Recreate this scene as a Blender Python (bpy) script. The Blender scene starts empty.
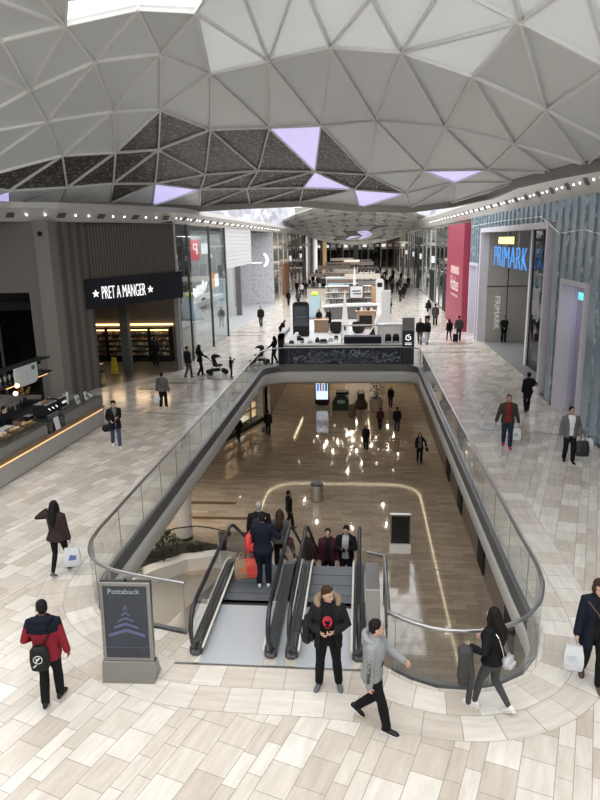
import bpy, bmesh, math, random
from mathutils import Vector, Matrix, noise as mnoise
random.seed(7)
R = math.radians
COL = bpy.context.scene.collection
PI = math.pi

# ------------------------------------------------------------------ materials
MATS = {}
def nt_new(name):
    m = bpy.data.materials.new(name); m.use_nodes = True
    n = m.node_tree.nodes; l = m.node_tree.links
    n.clear()
    out = n.new('ShaderNodeOutputMaterial')
    return m, n, l, out

def mat(name, col=(), rough=.55, metal=0., emit=None, estr=0., var=.12, scale=6., bump=0., bscale=60., spec=.5, sheen=0., stretch=None):
    """principled surface with a soft procedural variation of its colour and an optional fine bump"""
    if name in MATS: return MATS[name]
    m, n, l, out = nt_new(name)
    b = n.new('ShaderNodeBsdfPrincipled')
    l.new(b.outputs[0], out.inputs[0])
    tc = n.new('ShaderNodeTexCoord')
    vec = tc.outputs['Object']
    if stretch:
        mp = n.new('ShaderNodeMapping'); mp.inputs['Scale'].default_value = stretch
        l.new(vec, mp.inputs[0]); vec = mp.outputs[0]
    nz = n.new('ShaderNodeTexNoise'); nz.inputs['Scale'].default_value = scale; nz.inputs['Detail'].default_value = 4
    l.new(vec, nz.inputs['Vector'])
    mx = n.new('ShaderNodeMix'); mx.data_type = 'RGBA'
    c = list(col)[:3]
    mx.inputs[6].default_value = [max(0, x*(1-var)) for x in c]+[1]
    mx.inputs[7].default_value = [min(1, x*(1+var)) for x in c]+[1]
    l.new(nz.outputs[0], mx.inputs[0]); l.new(mx.outputs[2], b.inputs['Base Color'])
    b.inputs['Roughness'].default_value = rough; b.inputs['Metallic'].default_value = metal
    b.inputs['Specular IOR Level'].default_value = spec
    if sheen: b.inputs['Sheen Weight'].default_value = sheen
    if emit is not None:
        b.inputs['Emission Color'].default_value = list(emit)[:3]+[1]; b.inputs['Emission Strength'].default_value = estr
    if bump:
        n2 = n.new('ShaderNodeTexNoise'); n2.inputs['Scale'].default_value = bscale; n2.inputs['Detail'].default_value = 3
        l.new(vec, n2.inputs['Vector'])
        bp = n.new('ShaderNodeBump'); bp.inputs['Strength'].default_value = bump; bp.inputs['Distance'].default_value = .02
        l.new(n2.outputs[0], bp.inputs['Height']); l.new(bp.outputs[0], b.inputs['Normal'])
    MATS[name] = m
    return m

def glass(name, tint=(.93,.96,.95), rough=.02, refl=1.0, ior=1.45):
    """thin architectural glass: clear transmission plus fresnel reflection"""
    if name in MATS: return MATS[name]
    m, n, l, out = nt_new(name)
    t = n.new('ShaderNodeBsdfTransparent'); t.inputs[0].default_value = list(tint)+[1]
    g = n.new('ShaderNodeBsdfGlossy'); g.inputs['Roughness'].default_value = rough; g.inputs[0].default_value = (.95,.97,1,1)
    f = n.new('ShaderNodeFresnel'); f.inputs[0].default_value = ior
    mu = n.new('ShaderNodeMath'); mu.operation = 'MULTIPLY'; mu.inputs[1].default_value = refl
    l.new(f.outputs[0], mu.inputs[0])
    # only the outer face of a pane reflects (rays are not bent inside it, so the inner face must not reflect totally)
    ge = n.new('ShaderNodeNewGeometry'); iv = n.new('ShaderNodeMath'); iv.operation = 'SUBTRACT'; iv.inputs[0].default_value = 1; l.new(ge.outputs['Backfacing'], iv.inputs[1])
    m2 = n.new('ShaderNodeMath'); m2.operation = 'MULTIPLY'; l.new(mu.outputs[0], m2.inputs[0]); l.new(iv.outputs[0], m2.inputs[1])
    x = n.new('ShaderNodeMixShader')
    l.new(m2.outputs[0], x.inputs[0]); l.new(t.outputs[0], x.inputs[1]); l.new(g.outputs[0], x.inputs[2]); l.new(x.outputs[0], out.inputs[0])
    MATS[name] = m
    return m

def tiles(name, c1, c2, mortar, rot=0., bw=.55, rh=.45, rough=.15, streak=(1.5, 9, 1), use_uv=False, second=None, ms=.006, spec=.5, stain=.25):
    """stone tiles: brick pattern with a veined grain running along every tile"""
    m, n, l, out = nt_new(name)
    b = n.new('ShaderNodeBsdfPrincipled'); l.new(b.outputs[0], out.inputs[0])
    tc = n.new('ShaderNodeTexCoord')
    mp = n.new('ShaderNodeMapping'); mp.inputs['Rotation'].default_value = (0, 0, rot)
    l.new(tc.outputs['UV' if use_uv else 'Object'], mp.inputs[0])
    vec = mp.outputs[0]
    def brick(w, h, off):
        k = n.new('ShaderNodeTexBrick')
        k.inputs['Color1'].default_value = list(c1)+[1]; k.inputs['Color2'].default_value = list(c2)+[1]
        k.inputs['Mortar'].default_value = list(mortar)+[1]
        k.inputs['Scale'].default_value = 1; k.inputs['Mortar Size'].default_value = ms; k.inputs['Mortar Smooth'].default_value = .1
        k.inputs['Brick Width'].default_value = w; k.inputs['Row Height'].default_value = h; k.inputs['Bias'].default_value = 0
        k.offset = .5 if not use_uv else .37
        o = n.new('ShaderNodeVectorMath'); o.operation = 'ADD'; o.inputs[1].default_value = off
        l.new(vec, o.inputs[0]); l.new(o.outputs[0], k.inputs['Vector'])
        return k
    k1 = brick(bw, rh, (0, 0, 0))
    colour = k1.outputs['Color']
    if second:                                    # bands of narrower tiles between bands of wide ones
        k2 = brick(second[0], second[1], (.13, 0, 0))
        sp = n.new('ShaderNodeSeparateXYZ'); l.new(vec, sp.inputs[0])
        md = n.new('ShaderNodeMath'); md.operation = 'FLOORED_MODULO'; md.inputs[1].default_value = rh*3
        l.new(sp.outputs[1], md.inputs[0])
        gt = n.new('ShaderNodeMath'); gt.operation = 'GREATER_THAN'; gt.inputs[1].default_value = rh*2
        l.new(md.outputs[0], gt.inputs[0])
        mx = n.new('ShaderNodeMix'); mx.data_type = 'RGBA'
        l.new(gt.outputs[0], mx.inputs[0]); l.new(k1.outputs['Color'], mx.inputs[6]); l.new(k2.outputs['Color'], mx.inputs[7])
        colour = mx.outputs[2]
    st = n.new('ShaderNodeMapping'); st.inputs['Scale'].default_value = streak; l.new(vec, st.inputs[0])
    nz = n.new('ShaderNodeTexNoise'); nz.inputs['Scale'].default_value = 1.; nz.inputs['Detail'].default_value = 6; nz.inputs['Roughness'].default_value = .65
    l.new(st.outputs[0], nz.inputs['Vector'])
    cr = n.new('ShaderNodeValToRGB'); cr.color_ramp.elements[0].position = .3; cr.color_ramp.elements[1].position = .7
    cr.color_ramp.elements[0].color = (1-stain, 1-stain*1.08, 1-stain*1.2, 1); cr.color_ramp.elements[1].color = (1.06, 1.06, 1.06, 1)
    l.new(nz.outputs[0], cr.inputs[0])
    mu = n.new('ShaderNodeMix'); mu.data_type = 'RGBA'; mu.blend_type = 'MULTIPLY'; mu.inputs[0].default_value = 1
    l.new(colour, mu.inputs[6]); l.new(cr.outputs[0], mu.inputs[7])
    l.new(mu.outputs[2], b.inputs['Base Color'])
    rr = n.new('ShaderNodeMapRange'); rr.inputs[3].default_value = rough*.7; rr.inputs[4].default_value = rough*1.4
    l.new(nz.outputs[0], rr.inputs[0]); l.new(rr.outputs[0], b.inputs['Roughness'])
    b.inputs['Specular IOR Level'].default_value = spec
    MATS[name] = m
    return m

def pattern(name, kind, c1, c2, scale=8., thr=.5, rough=.5, metal=0., stretch=(1,1,1), spec=.5):
    """two-colour procedural pattern: 'voronoi' dots, 'noise' flecks, 'wave' ribs, 'checker'"""
    if name in MATS: return MATS[name]
    m, n, l, out = nt_new(name)
    b = n.new('ShaderNodeBsdfPrincipled'); l.new(b.outputs[0], out.inputs[0])
    tc = n.new('ShaderNodeTexCoord'); mp = n.new('ShaderNodeMapping'); mp.inputs['Scale'].default_value = stretch
    l.new(tc.outputs['Object'], mp.inputs[0])
    if kind == 'voronoi':
        t = n.new('ShaderNodeTexVoronoi'); t.inputs['Scale'].default_value = scale; o = t.outputs['Distance']
    elif kind == 'wave':
        t = n.new('ShaderNodeTexWave'); t.inputs['Scale'].default_value = scale; t.inputs['Distortion'].default_value = 0; o = t.outputs['Fac']
    else:
        t = n.new('ShaderNodeTexNoise'); t.inputs['Scale'].default_value = scale; t.inputs['Detail'].default_value = 5; o = t.outputs[0]
    l.new(mp.outputs[0], t.inputs['Vector'])
    cr = n.new('ShaderNodeValToRGB'); cr.color_ramp.elements[0].position = max(0, thr-.04); cr.color_ramp.elements[1].position = min(1, thr+.04)
    cr.color_ramp.elements[0].color = list(c1)+[1]; cr.color_ramp.elements[1].color = list(c2)+[1]
    l.new(o, cr.inputs[0]); l.new(cr.outputs[0], b.inputs['Base Color'])
    b.inputs['Roughness'].default_value = rough; b.inputs['Metallic'].default_value = metal; b.inputs['Specular IOR Level'].default_value = spec
    MATS[name] = m
    return m

# ------------------------------------------------------------------ meshes
class MB:
    def __init__(s): s.v = []; s.f = []; s.uv = None
    def add(s, vs, fs):
        o = len(s.v); s.v += [tuple(v) for v in vs]; s.f += [tuple(i+o for i in f) for f in fs]; return s
    def box(s, x0, x1, y0, y1, z0, z1, M=None):
        vs = [(x, y, z) for z in (z0, z1) for y in (y0, y1) for x in (x0, x1)]
        if M is not None: vs = [M @ Vector(v) for v in vs]
        return s.add(vs, [(0,2,3,1),(4,5,7,6),(0,1,5,4),(2,6,7,3),(0,4,6,2),(1,3,7,5)])
    def beam(s, p, q, w, h, up=(0,0,1)):
        p, q = Vector(p), Vector(q); d = (q-p).normalized(); u = Vector(up)
        r = d.cross(u)
        if r.length < 1e-4: r = d.cross(Vector((0,1,0)))
        r.normalize(); u = r.cross(d)
        vs = []
        for a in (p, q):
            vs += [a-r*w/2-u*h/2, a+r*w/2-u*h/2, a+r*w/2+u*h/2, a-r*w/2+u*h/2]
        return s.add(vs, [(3,2,1,0),(4,5,6,7),(0,1,5,4),(1,2,6,5),(2,3,7,6),(3,0,4,7)])
    def loft(s, rings, caps=True, closed=False):
        n = len(rings[0]); o = len(s.v)
        for r in rings: s.v += [tuple(p) for p in r]
        m = len(rings)
        for i in range(m if closed else m-1):
            a = o+i*n; b = o+((i+1) % m)*n
            for j in range(n):
                k = (j+1) % n
                s.f.append((a+j, a+k, b+k, b+j))
        if caps and not closed:
            s.f.append(tuple(o+j for j in reversed(range(n)))); s.f.append(tuple(o+(m-1)*n+j for j in range(n)))
        return s
    def tube(s, pts, rad, n=8, flat=1., round_ends=False, closed=False):
        pts = [Vector(p) for p in pts]
        if not hasattr(rad, '__len__'): rad = [rad]*len(pts)
        rad = list(rad)
        if round_ends:
            d0 = (pts[0]-pts[1]).normalized(); d1 = (pts[-1]-pts[-2]).normalized(); r0, r1 = rad[0], rad[-1]
            pre = [(pts[0]+d0*r0*.95, r0*.3), (pts[0]+d0*r0*.7, r0*.72)]; post = [(pts[-1]+d1*r1*.7, r1*.72), (pts[-1]+d1*r1*.95, r1*.3)]
            pts = [p for p, _ in pre]+pts+[p for p, _ in post]; rad = [r for _, r in pre]+rad+[r for _, r in post]
        rings = []; ref = None
        m = len(pts)
        for i, p in enumerate(pts):
            if closed: d = pts[(i+1) % m]-pts[i-1]
            else: d = pts[min(i+1, m-1)]-pts[max(i-1, 0)]
            d.normalize()
            if ref is None:
                ref = Vector((0,0,1)) if abs(d.z) < .9 else Vector((1,0,0))
                ref = (ref-d*ref.dot(d)).normalized()
            else:
                ref = (ref-d*ref.dot(d))
                ref.normalize()
            q = d.cross(ref)
            rings.append([p+ref*math.cos(2*PI*j/n)*rad[i]*flat+q*math.sin(2*PI*j/n)*rad[i] for j in range(n)])
        return s.loft(rings, not closed, closed)
    def cyl(s, x, y, z0, z1, r0, r1=None, n=16):
        r1 = r0 if r1 is None else r1
        return s.lathe([(r0, z0), (r1, z1)], x, y, n)
    def lathe(s, prof, x=0, y=0, n=16):
        return s.loft([[(x+r*math.cos(2*PI*j/n), y+r*math.sin(2*PI*j/n), z) for j in range(n)] for r, z in prof])
    def prism(s, poly, a0, a1, axis='z'):
        """extrude a 2D polygon: axis z (x,y), axis x (y,z), axis y (x,z)"""
        def P(u, w, a): return (u, w, a) if axis == 'z' else (a, u, w) if axis == 'x' else (u, a, w)
        n = len(poly)
        vs = [P(u, w, a0) for u, w in poly]+[P(u, w, a1) for u, w in poly]
        fs = [tuple(reversed(range(n))), tuple(range(n, 2*n))]+[(i, (i+1) % n, n+(i+1) % n, n+i) for i in range(n)]
        return s.add(vs, fs)
    def ball(s, c, r, n=12, m=8, M=None):
        if not hasattr(r, '__len__'): r = (r, r, r)
        rings = []
        for i in range(1, m):
            t = PI*i/m
            rings.append([(r[0]*math.sin(t)*math.cos(2*PI*j/n), r[1]*math.sin(t)*math.sin(2*PI*j/n), -r[2]*math.cos(t)) for j in range(n)])
        vs = [p for q in rings for p in q]+[(0, 0, -r[2]), (0, 0, r[2])]
        fs = []
        for i in range(m-2):
            for j in range(n):
                k = (j+1) % n; fs.append((i*n+j, i*n+k, (i+1)*n+k, (i+1)*n+j))
        B = (m-1)*n
        for j in range(n):
            k = (j+1) % n
            fs.append((B, k, j)); fs.append((B+1, (m-2)*n+j, (m-2)*n+k))
        c = Vector(c)
        vs = [c+(M @ Vector(v) if M is not None else Vector(v)) for v in vs]
        return s.add(vs, fs)
    def build(s, name, m, parent=None, smooth=False, bevel=0., slots=None, sub=0):
        me = bpy.data.meshes.new(name); me.from_pydata(s.v, [], s.f)
        bm = bmesh.new(); bm.from_mesh(me)
        bmesh.ops.recalc_face_normals(bm, faces=bm.faces); bm.to_mesh(me); bm.free()
        return finish(name, me, m, parent, smooth, bevel, slots, sub)

def finish(name, me, m, parent=None, smooth=False, bevel=0., slots=None, sub=0):
    ms = m if isinstance(m, (list, tuple)) else [m]
    for k in ms: me.materials.append(k)
    if slots:
        for p in me.polygons: p.material_index = slots(p.center)
    if smooth:
        for p in me.polygons: p.use_smooth = True
    o = bpy.data.objects.new(name, me); COL.objects.link(o)
    if bevel:
        b = o.modifiers.new('bevel', 'BEVEL'); b.width = bevel; b.segments = 2; b.limit_method = 'ANGLE'; b.angle_limit = R(40)
    if sub:
        b = o.modifiers.new('sub', 'SUBSURF'); b.levels = sub; b.render_levels = sub
    if parent is not None: attach(o, parent)
    return o

def attach(o, p):
    """parent o (whose mesh is in world space, or in the parent's space for 'local' parents)"""
    o.parent = p; loc_ = False; q = p
    while q is not None: loc_ = loc_ or bool(q.get('_local')); q = q.parent
    if not loc_:
        M = Matrix.Identity(4); q = p
        while q is not None:
            M = Matrix.Translation(q.location) @ Matrix.Rotation(q.rotation_euler.z, 4, 'Z') @ M if q.type == 'EMPTY' else M
            q = q.parent
        o.matrix_parent_inverse = M.inverted()

def thing(name, label, cat, loc=(0,0,0), rz=0., group=None, local=False):
    o = bpy.data.objects.new(name, None); COL.objects.link(o)
    o.location = loc; o.rotation_euler = (0, 0, rz); o.empty_display_size = .1
    o['label'] = label; o['category'] = cat
    if group: o['group'] = group
    if local: o['_local'] = 1
    return o

def tag(o, label, cat, group=None):
    o['label'] = label; o['category'] = cat
    if group: o['group'] = group
    return o

def struct(o):
    o['kind'] = 'structure'; return o

def copy_tree(src, loc=None, rz=None, label=None, group=None):
    def rec(o, par):
        c = o.copy(); COL.objects.link(c)
        if par is not None: c.parent = par
        for ch in o.children: rec(ch, c)
        return c
    r = rec(src, None)
    if loc is not None: r.location = loc
    if rz is not None: r.rotation_euler = (0, 0, rz)
    if label: r['label'] = label
    if group: r['group'] = group
    return r

def text_mesh(name, s, m, parent, origin, right, up, width=None, height=None, depth=.02, align='LEFT', shear=0., thin=0.):
    """raised lettering: origin is the lower left (or centre) of the line, right/up its directions"""
    cu = bpy.data.curves.new(name, 'FONT'); cu.body = s; cu.size = 1; cu.extrude = .5; cu.resolution_u = 3; cu.shear = shear; cu.offset = thin
    t = bpy.data.objects.new(name, cu); COL.objects.link(t)
    dg = bpy.context.evaluated_depsgraph_get()
    me = bpy.data.meshes.new_from_object(t.evaluated_get(dg))
    bpy.data.objects.remove(t); bpy.data.curves.remove(cu)
    me.name = name
    xs = [v.co.x for v in me.vertices]; ys = [v.co.y for v in me.vertices]
    x0, x1, y0, y1 = min(xs), max(xs), min(ys), max(ys)
    sy = height/(y1-y0) if height else None; sx = width/(x1-x0) if width else None
    sx = sx or sy; sy = sy or sx
    r, u = Vector(right).normalized(), Vector(up).normalized(); n = r.cross(u)
    o0 = Vector(origin)
    if align == 'CENTER': o0 = o0-r*(x1-x0)*sx/2-u*(y1-y0)*sy/2
    for v in me.vertices:
        v.co = o0+r*(v.co.x-x0)*sx+u*(v.co.y-y0)*sy+n*(v.co.z+.5)*depth
    return finish(name, me, m, parent)

def remesh(mb, voxel, smooth=2, fac=.5):
    me = bpy.data.meshes.new('tmp'); me.from_pydata(mb.v, [], mb.f)
    bm = bmesh.new(); bm.from_mesh(me); bmesh.ops.recalc_face_normals(bm, faces=bm.faces); bm.to_mesh(me); bm.free()
    o = bpy.data.objects.new('tmp', me); COL.objects.link(o)
    r = o.modifiers.new('r', 'REMESH'); r.mode = 'VOXEL'; r.voxel_size = voxel
    if smooth:
        k = o.modifiers.new('s', 'SMOOTH'); k.factor = fac; k.iterations = smooth
    dg = bpy.context.evaluated_depsgraph_get()
    out = bpy.data.meshes.new_from_object(o.evaluated_get(dg))
    bpy.data.objects.remove(o); bpy.data.meshes.remove(me)
    return out

def offset_path(pts, d):
    """offset an open 2D polyline to its right-hand side by d"""
    out = []
    for i, p in enumerate(pts):
        a = Vector(pts[max(i-1, 0)]); b = Vector(pts[min(i+1, len(pts)-1)])
        t = (b-a).normalized(); out.append((p[0]+t.y*d, p[1]-t.x*d))
    return out

def arc(cx, cy, r, a0, a1, n):
    return [(cx+r*math.cos(R(a0+(a1-a0)*i/n)), cy+r*math.sin(R(a0+(a1-a0)*i/n))) for i in range(n+1)]

def resample(pts, step):
    P = [Vector(p) for p in pts]; out = [P[0].copy()]; acc = 0.
    for a, b in zip(P, P[1:]):
        L = (b-a).length; t = step-acc
        while t <= L:
            out.append(a+(b-a)*t/L); t += step
        acc = (acc+L) % step
    if (out[-1]-P[-1]).length > step*.3: out.append(P[-1].copy())
    else: out[-1] = P[-1].copy()
    return out
def area(name, loc, sx, sy, power, colour=(1,1,1), rot=(0,0,0), spec=1.):
    l = bpy.data.lights.new(name, 'AREA'); l.shape = 'RECTANGLE'; l.size = sx; l.size_y = sy; l.energy = power; l.color = colour; l.specular_factor = spec
    o = bpy.data.objects.new(name, l); o.location = loc; o.rotation_euler = rot; COL.objects.link(o); return o

def point(name, loc, power, radius, colour):
    l = bpy.data.lights.new(name, 'POINT'); l.energy = power; l.shadow_soft_size = radius; l.color = colour
    o = bpy.data.objects.new(name, l); o.location = loc; COL.objects.link(o); return o
SHELL_N = dict(a=(-9.2,17.6,12.17), b=(-7.58,17.82,12.52), c=(-5.65,17.87,12.81), d=(-4.24,18.19,12.77), e=(-10.09,20.6,11.64), f=(-7.86,20.29,12.27), g=(-6.06,21,12.59), h=(-5.11,23.53,12.57), i=(-2.92,22.15,12.54), j=(-0.84,19.12,12.05), k=(0.97,17.75,11.5), l=(2.71,17.73,10.88), m=(4.64,18.18,10.12), n=(6.49,18.92,9.37), o=(2.88,13.41,10.82), p=(4.67,13.94,10.1), q=(-13.5,21.11,10.39), r=(-10.75,22.92,11.16), s=(-8.86,24.19,11.64), t=(-7.48,25.42,11.88), u=(-6.42,29.02,11.7), v=(-4.1,30.47,11.92), w=(-1.81,30.61,11.95), x=(0.54,27.93,11.63), y=(2.88,24.73,10.81), z=(4.97,23.19,9.98), A=(-14.99,24.31,9.41), B=(-11.65,25.92,10.46), C=(-10.14,27.64,10.73), D=(-8.75,29.07,10.98), E=(-7.9,33.99,10.4), F=(-5.33,34.9,10.6), G=(-2.43,35.38,10.51), H=(0.3,35.82,10.33), I=(3.1,35.02,10.36), J=(5.34,29.85,9.83), K=(6.84,25.54,9.25), L=(7.04,22.38,9.18), L2=(7.48,18.2,9.05), M=(-14.46,26.81,9.29), O=(-12.89,28.85,9.52), P=(-11.42,30.53,9.78), Q=(-10.1,32.65,9.92), R=(-8.61,35.7,9.82), S=(-6.25,36.73,9.88), T=(-3.2,36.98,9.87), U=(-0.44,37.36,9.72), V=(2.41,37.94,9.47), W=(4.79,35.96,9.82), X=(6.63,30.53,9.32), a1=(-20.82,32.58,9), a2=(-17.06,31.54,9), a3=(-15.01,32.57,9), a4=(-12.58,32.96,9.06), a5=(-11.28,35.68,9.06), a6=(-9.53,39.3,9.09), a7=(-6.54,39.3,9.18), a8=(-3.6,39.3,9.22), a9=(-0.12,39.3,8.85), b1=(2.74,39.3,8.73), b2=(4.99,39.3,8.95), b3=(6.71,36.61,9.22), c1=(-7.23,14.56,12.79), c2=(-6.09,14.9,12.91), c3=(-2.6,14.31,12.49), c4=(-1.22,14.31,12.16), c5=(-0.14,13.16,11.85), c6=(0.19,14.62,11.75), c7=(1.1,12.27,11.46), c8=(1.45,12.92,11.34), c9=(2.12,11.28,11.1), d1=(3.23,11.02,10.69), d2=(4.24,11.35,10.28), d3=(5.7,14.14,9.68), d4=(-10.57,17.05,11.85), d5=(-8.68,14.71,12.51), d6=(-12.57,18.54,11.05))
SHELL_T = 'a b e;b f e;b c f;c g f;c d g;d h g;d i h;d c3 i;c3 c4 i;c4 j i;c4 c6 j;c4 c5 c6;c6 k j;c6 c8 k;c5 c7 c6;c6 c7 c8;c7 c9 c8;c8 o k;c8 c9 o;k o l;c9 d1 o;o d1 p;d1 d2 p;o m l;o p m;p n m;p d3 n;p d2 d3;e f r;f s r;f g s;g t s;g h t;h u t;h v u;h i v;i w v;i j w;j x w;j k x;k y x;k l y;l z y;l m z;m L z;m n L;n L2 L;n d3 L2;a e d4;d4 e q;e r q;d4 q d6;d5 a d4;d5 b a;d5 c1 b;c1 c2 b;q r A;r B A;r s B;s C B;s t C;t D C;t u D;u E D;u F E;u v F;v G F;v w G;w H G;w x H;x I H;x y I;y J I;y z J;z K J;z L K;A B M;B O M;B C O;C P O;C D P;D Q P;D E Q;E R Q;E F R;F S R;F G S;G T S;G U T;G H U;H V U;H I V;I W V;I J W;J X W;J K X;A M a1;M a2 a1;M O a2;O a3 a2;O P a3;P a4 a3;P Q a4;Q a5 a4;Q R a5;R a6 a5;R S a6;S a7 a6;S T a7;T a8 a7;T U a8;U a9 a8;U V a9;V b1 a9;V W b1;W b2 b1;W X b2;X b3 b2;X K b3'
# ------------------------------------------------------------------ shared materials
STONE = tiles('pale limestone tiles', (.74,.705,.655), (.525,.47,.405), (.34,.31,.28), rot=R(-71), bw=.56, rh=.45, rough=.15, second=(.62,.225), stain=.17)
BORDER = tiles('limestone border tiles', (.75,.715,.665), (.545,.49,.43), (.32,.295,.27), bw=.52, rh=.58, rough=.2, use_uv=True, streak=(1.2,7,1), stain=.17)
LSTONE = tiles('warm travertine tiles', (.44,.375,.30), (.33,.272,.21), (.19,.15,.115), bw=.95, rh=.31, rough=.06, streak=(.7,3,1), stain=.2)
STEEL = mat('brushed steel', (.55,.55,.55), .32, 1., var=.08, scale=3, stretch=(1,1,30))
DSTEEL = mat('dark metal', (.10,.105,.11), .4, .6, var=.1)
CHROME = mat('polished steel', (.78,.79,.8), .15, 1., var=.03)
GREYM = mat('grey painted metal', (.27,.275,.28), .45, .3, var=.06)
LGREY = mat('light grey painted fascia', (.62,.62,.61), .5, 0, var=.05)
WHITE = mat('white paint', (.80,.80,.79), .5, 0, var=.03)
GLOSSW = mat('gloss white laminate', (.66,.66,.66), .2, 0, var=.02)
BLACK = mat('matt black', (.010,.010,.011), .6, 0, var=.2, spec=.25)
NAVY = mat('navy laminate', (.018,.026,.055), .4, 0, var=.12)
DWOOD = mat('dark wood', (.085,.055,.035), .5, 0, var=.3, scale=3, stretch=(1,1,10))
WOOD = mat('tan wood', (.42,.27,.16), .5, 0, var=.2, scale=3, stretch=(1,6,1))
GLASS = glass('clear balustrade glass', (.965,.978,.973), refl=1.5)
SHOPGLASS = glass('shop window glass', (.92,.945,.94), refl=1.2)
DGLASS = glass('dark tinted glass', (.45,.48,.48), refl=.7)
LAMP = mat('lamp white', (1,1,1), .5, emit=(1,.97,.9), estr=4., var=0)
LAMPB = mat('lower lamp white', (1,1,1), .5, emit=(1,.92,.78), estr=7., var=0)
LED = mat('warm light strip', (1,.9,.7), .5, emit=(1,.84,.58), estr=6., var=0)
LEDAMBER = mat('amber light strip', (1,.7,.4), .5, emit=(1,.55,.24), estr=.55, var=0)

# ------------------------------------------------------------------ outline of the opening (counter-clockwise walk along the glass line, left of escalators round to their right)
RAIL = ([(-3.2,10.36),(-4.2,10.62)] + [(-4.75,10.80),(-5.15,11.08),(-5.45,11.5),(-5.6,12.0),(-5.65,12.6)] + [(-5.65,y) for y in (16,20,24,28,32,34.6)]
        + arc(-4.05,35.3,1.6,180,90,8) + [(-2,36.9),(0,36.9),(1.9,36.9)] + arc(2.35,36.0,.9,90,0,6) + [(3.25,y) for y in (32,28,24,20,16,12.5)]
        + [(3.27,11.4),(3.2,10.7),(3.0,10.1),(2.65,9.6),(2.2,9.3),(1.7,9.16),(1.2,9.18),(.8,9.36),(.45,9.62)])
HOLE = [(-3.2,11.6)]+RAIL+[(.36,9.72),(.36,11.6)]

def plate_with_hole(name, outer, hole, z, m, parent=None):
    bm = bmesh.new()
    def loop(pts):
        vs = [bm.verts.new((x, y, z)) for x, y in pts]
        return [bm.edges.new((vs[i], vs[(i+1) % len(vs)])) for i in range(len(vs))]
    e = loop(outer)+loop(hole)
    bmesh.ops.triangle_fill(bm, use_beauty=True, use_dissolve=False, edges=e)
    for f in bm.faces:
        if f.normal.z < 0: f.normal_flip()
    me = bpy.data.meshes.new(name); bm.to_mesh(me); bm.free()
    return finish(name, me, m, parent)

floor = struct(plate_with_hole('floor', [(-24,-4),(16,-4),(16,185),(-24,185)], HOLE, 0, STONE))
# two courses of tiles that follow the curve of the opening
inner = ([(-5.72,33),(-5.72,28),(-5.72,22),(-5.72,16),(-5.72,12.6)]+[(-5.66,12.0),(-5.5,11.45),(-5.2,11.0),(-4.75,10.6),(-4.1,10.2),(-3.3,9.62),(-2.6,9.55),(-1.4,9.55),(-.2,9.55),(.42,9.52)]
         +[(.8,9.26),(1.2,9.1),(1.7,9.08),(2.22,9.22),(2.71,9.54),(3.07,10.06),(3.28,10.68),(3.33,11.4),(3.33,12.5),(3.33,16),(3.33,22),(3.33,28),(3.33,35)])
inner = [tuple(p) for p in resample(inner, .12)]
sm = [Vector(p) for p in inner]
for _ in range(60):
    sm = [sm[0]]+[(sm[i-1]+sm[i]*2+sm[i+1])/4 for i in range(1, len(sm)-1)]+[sm[-1]]
bm = bmesh.new(); uvl = bm.loops.layers.uv.new('UVMap'); acc = 0.; rows = []
out1 = [Vector(p) for p in offset_path([tuple(p) for p in sm], 1.16)]
for i, (a, b) in enumerate(zip(inner, out1)):
    if i: acc += (Vector(out1[i])-Vector(out1[i-1])).length*.5+(Vector(inner[i])-Vector(inner[i-1])).length*.5
    rows.append((bm.verts.new((a[0], a[1], .004)), bm.verts.new((b[0], b[1], .004)), acc))
for (a, b, u), (c, d, w) in zip(rows, rows[1:]):
    f = bm.faces.new((a, b, d, c))
    for lp, t in zip(f.loops, ((u, 0), (u, 1.16), (w, 1.16), (w, 0))): lp[uvl].uv = t
    if f.normal.z < 0: f.normal_flip()
bmesh.ops.recalc_face_normals(bm, faces=bm.faces)
if sum(f.normal.z for f in bm.faces) < 0: bmesh.ops.reverse_faces(bm, faces=bm.faces)
me = bpy.data.meshes.new('border'); bm.to_mesh(me); bm.free()
finish('border_course', me, BORDER, floor)
DSTRIP = mat('dark bronze floor grating', (.11,.085,.065), .4, .3, var=.2)
for x0, x1, y in [(-11.07,-9.38,30.77),(-10.43,-8.4,32.17),(-8.55,-6.02,33.16),(-11.4,-7.8,49.4),(-10.8,-7.6,51.2),(3.5,7.5,41.4),(5.1,7.5,42.95),(4.3,7.5,44.65)]:
    MB().box(x0, x1, y-.14, y+.14, .001, .006).build('floor_grating', DSTRIP, floor)
MB().add([(-6.0,25.6,.003),(-13.2,26.9,.003),(-13.2,27.0,.003),(-6.0,25.7,.003)], [(0,1,2,3)]).build('movement_joint', DSTEEL, floor)
MB().add([(3.5,24.2,.003),(8.05,23.2,.003),(8.05,23.12,.003),(3.5,24.12,.003)], [(0,1,2,3)]).build('movement_joint', DSTEEL, floor)
CARPET = mat('grey shop carpet', (.20,.20,.20), .9, 0, var=.1, scale=40)
MB().box(-14.5,-10.25,49.3,75.4,.001,.006).build('shop_carpet', mat('pale grey vinyl', (.40,.41,.42), .4, 0, var=.05), floor)
MB().box(8.35,12.5,29.8,45.6,.001,.006).build('shop_carpet', CARPET, floor)
MB().add([(-13.9,29.9,.004),(-10.2,35.7,.004),(-10.2,42,.004),(-20,42,.004),(-20,33,.004)], [(0,1,2,3,4)]).build('shop_carpet', mat('dark shop tiles', (.06,.055,.05), .3, 0, var=.2), floor)

# slab edge round the opening
def ribbon(mb, pts, prof, closed=False):
    """sweep a profile [(offset to the outside, z)] along a 2D path"""
    rings = []
    for o, z in prof:
        rings.append([(x, y, z) for x, y in offset_path(pts, o)])
    n = len(pts); b = len(mb.v)
    for r in rings: mb.v += r
    for i in range(len(rings)-1):
        for j in range(n-1):
            mb.f.append((b+i*n+j, b+i*n+j+1, b+(i+1)*n+j+1, b+(i+1)*n+j))
    return mb
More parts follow.
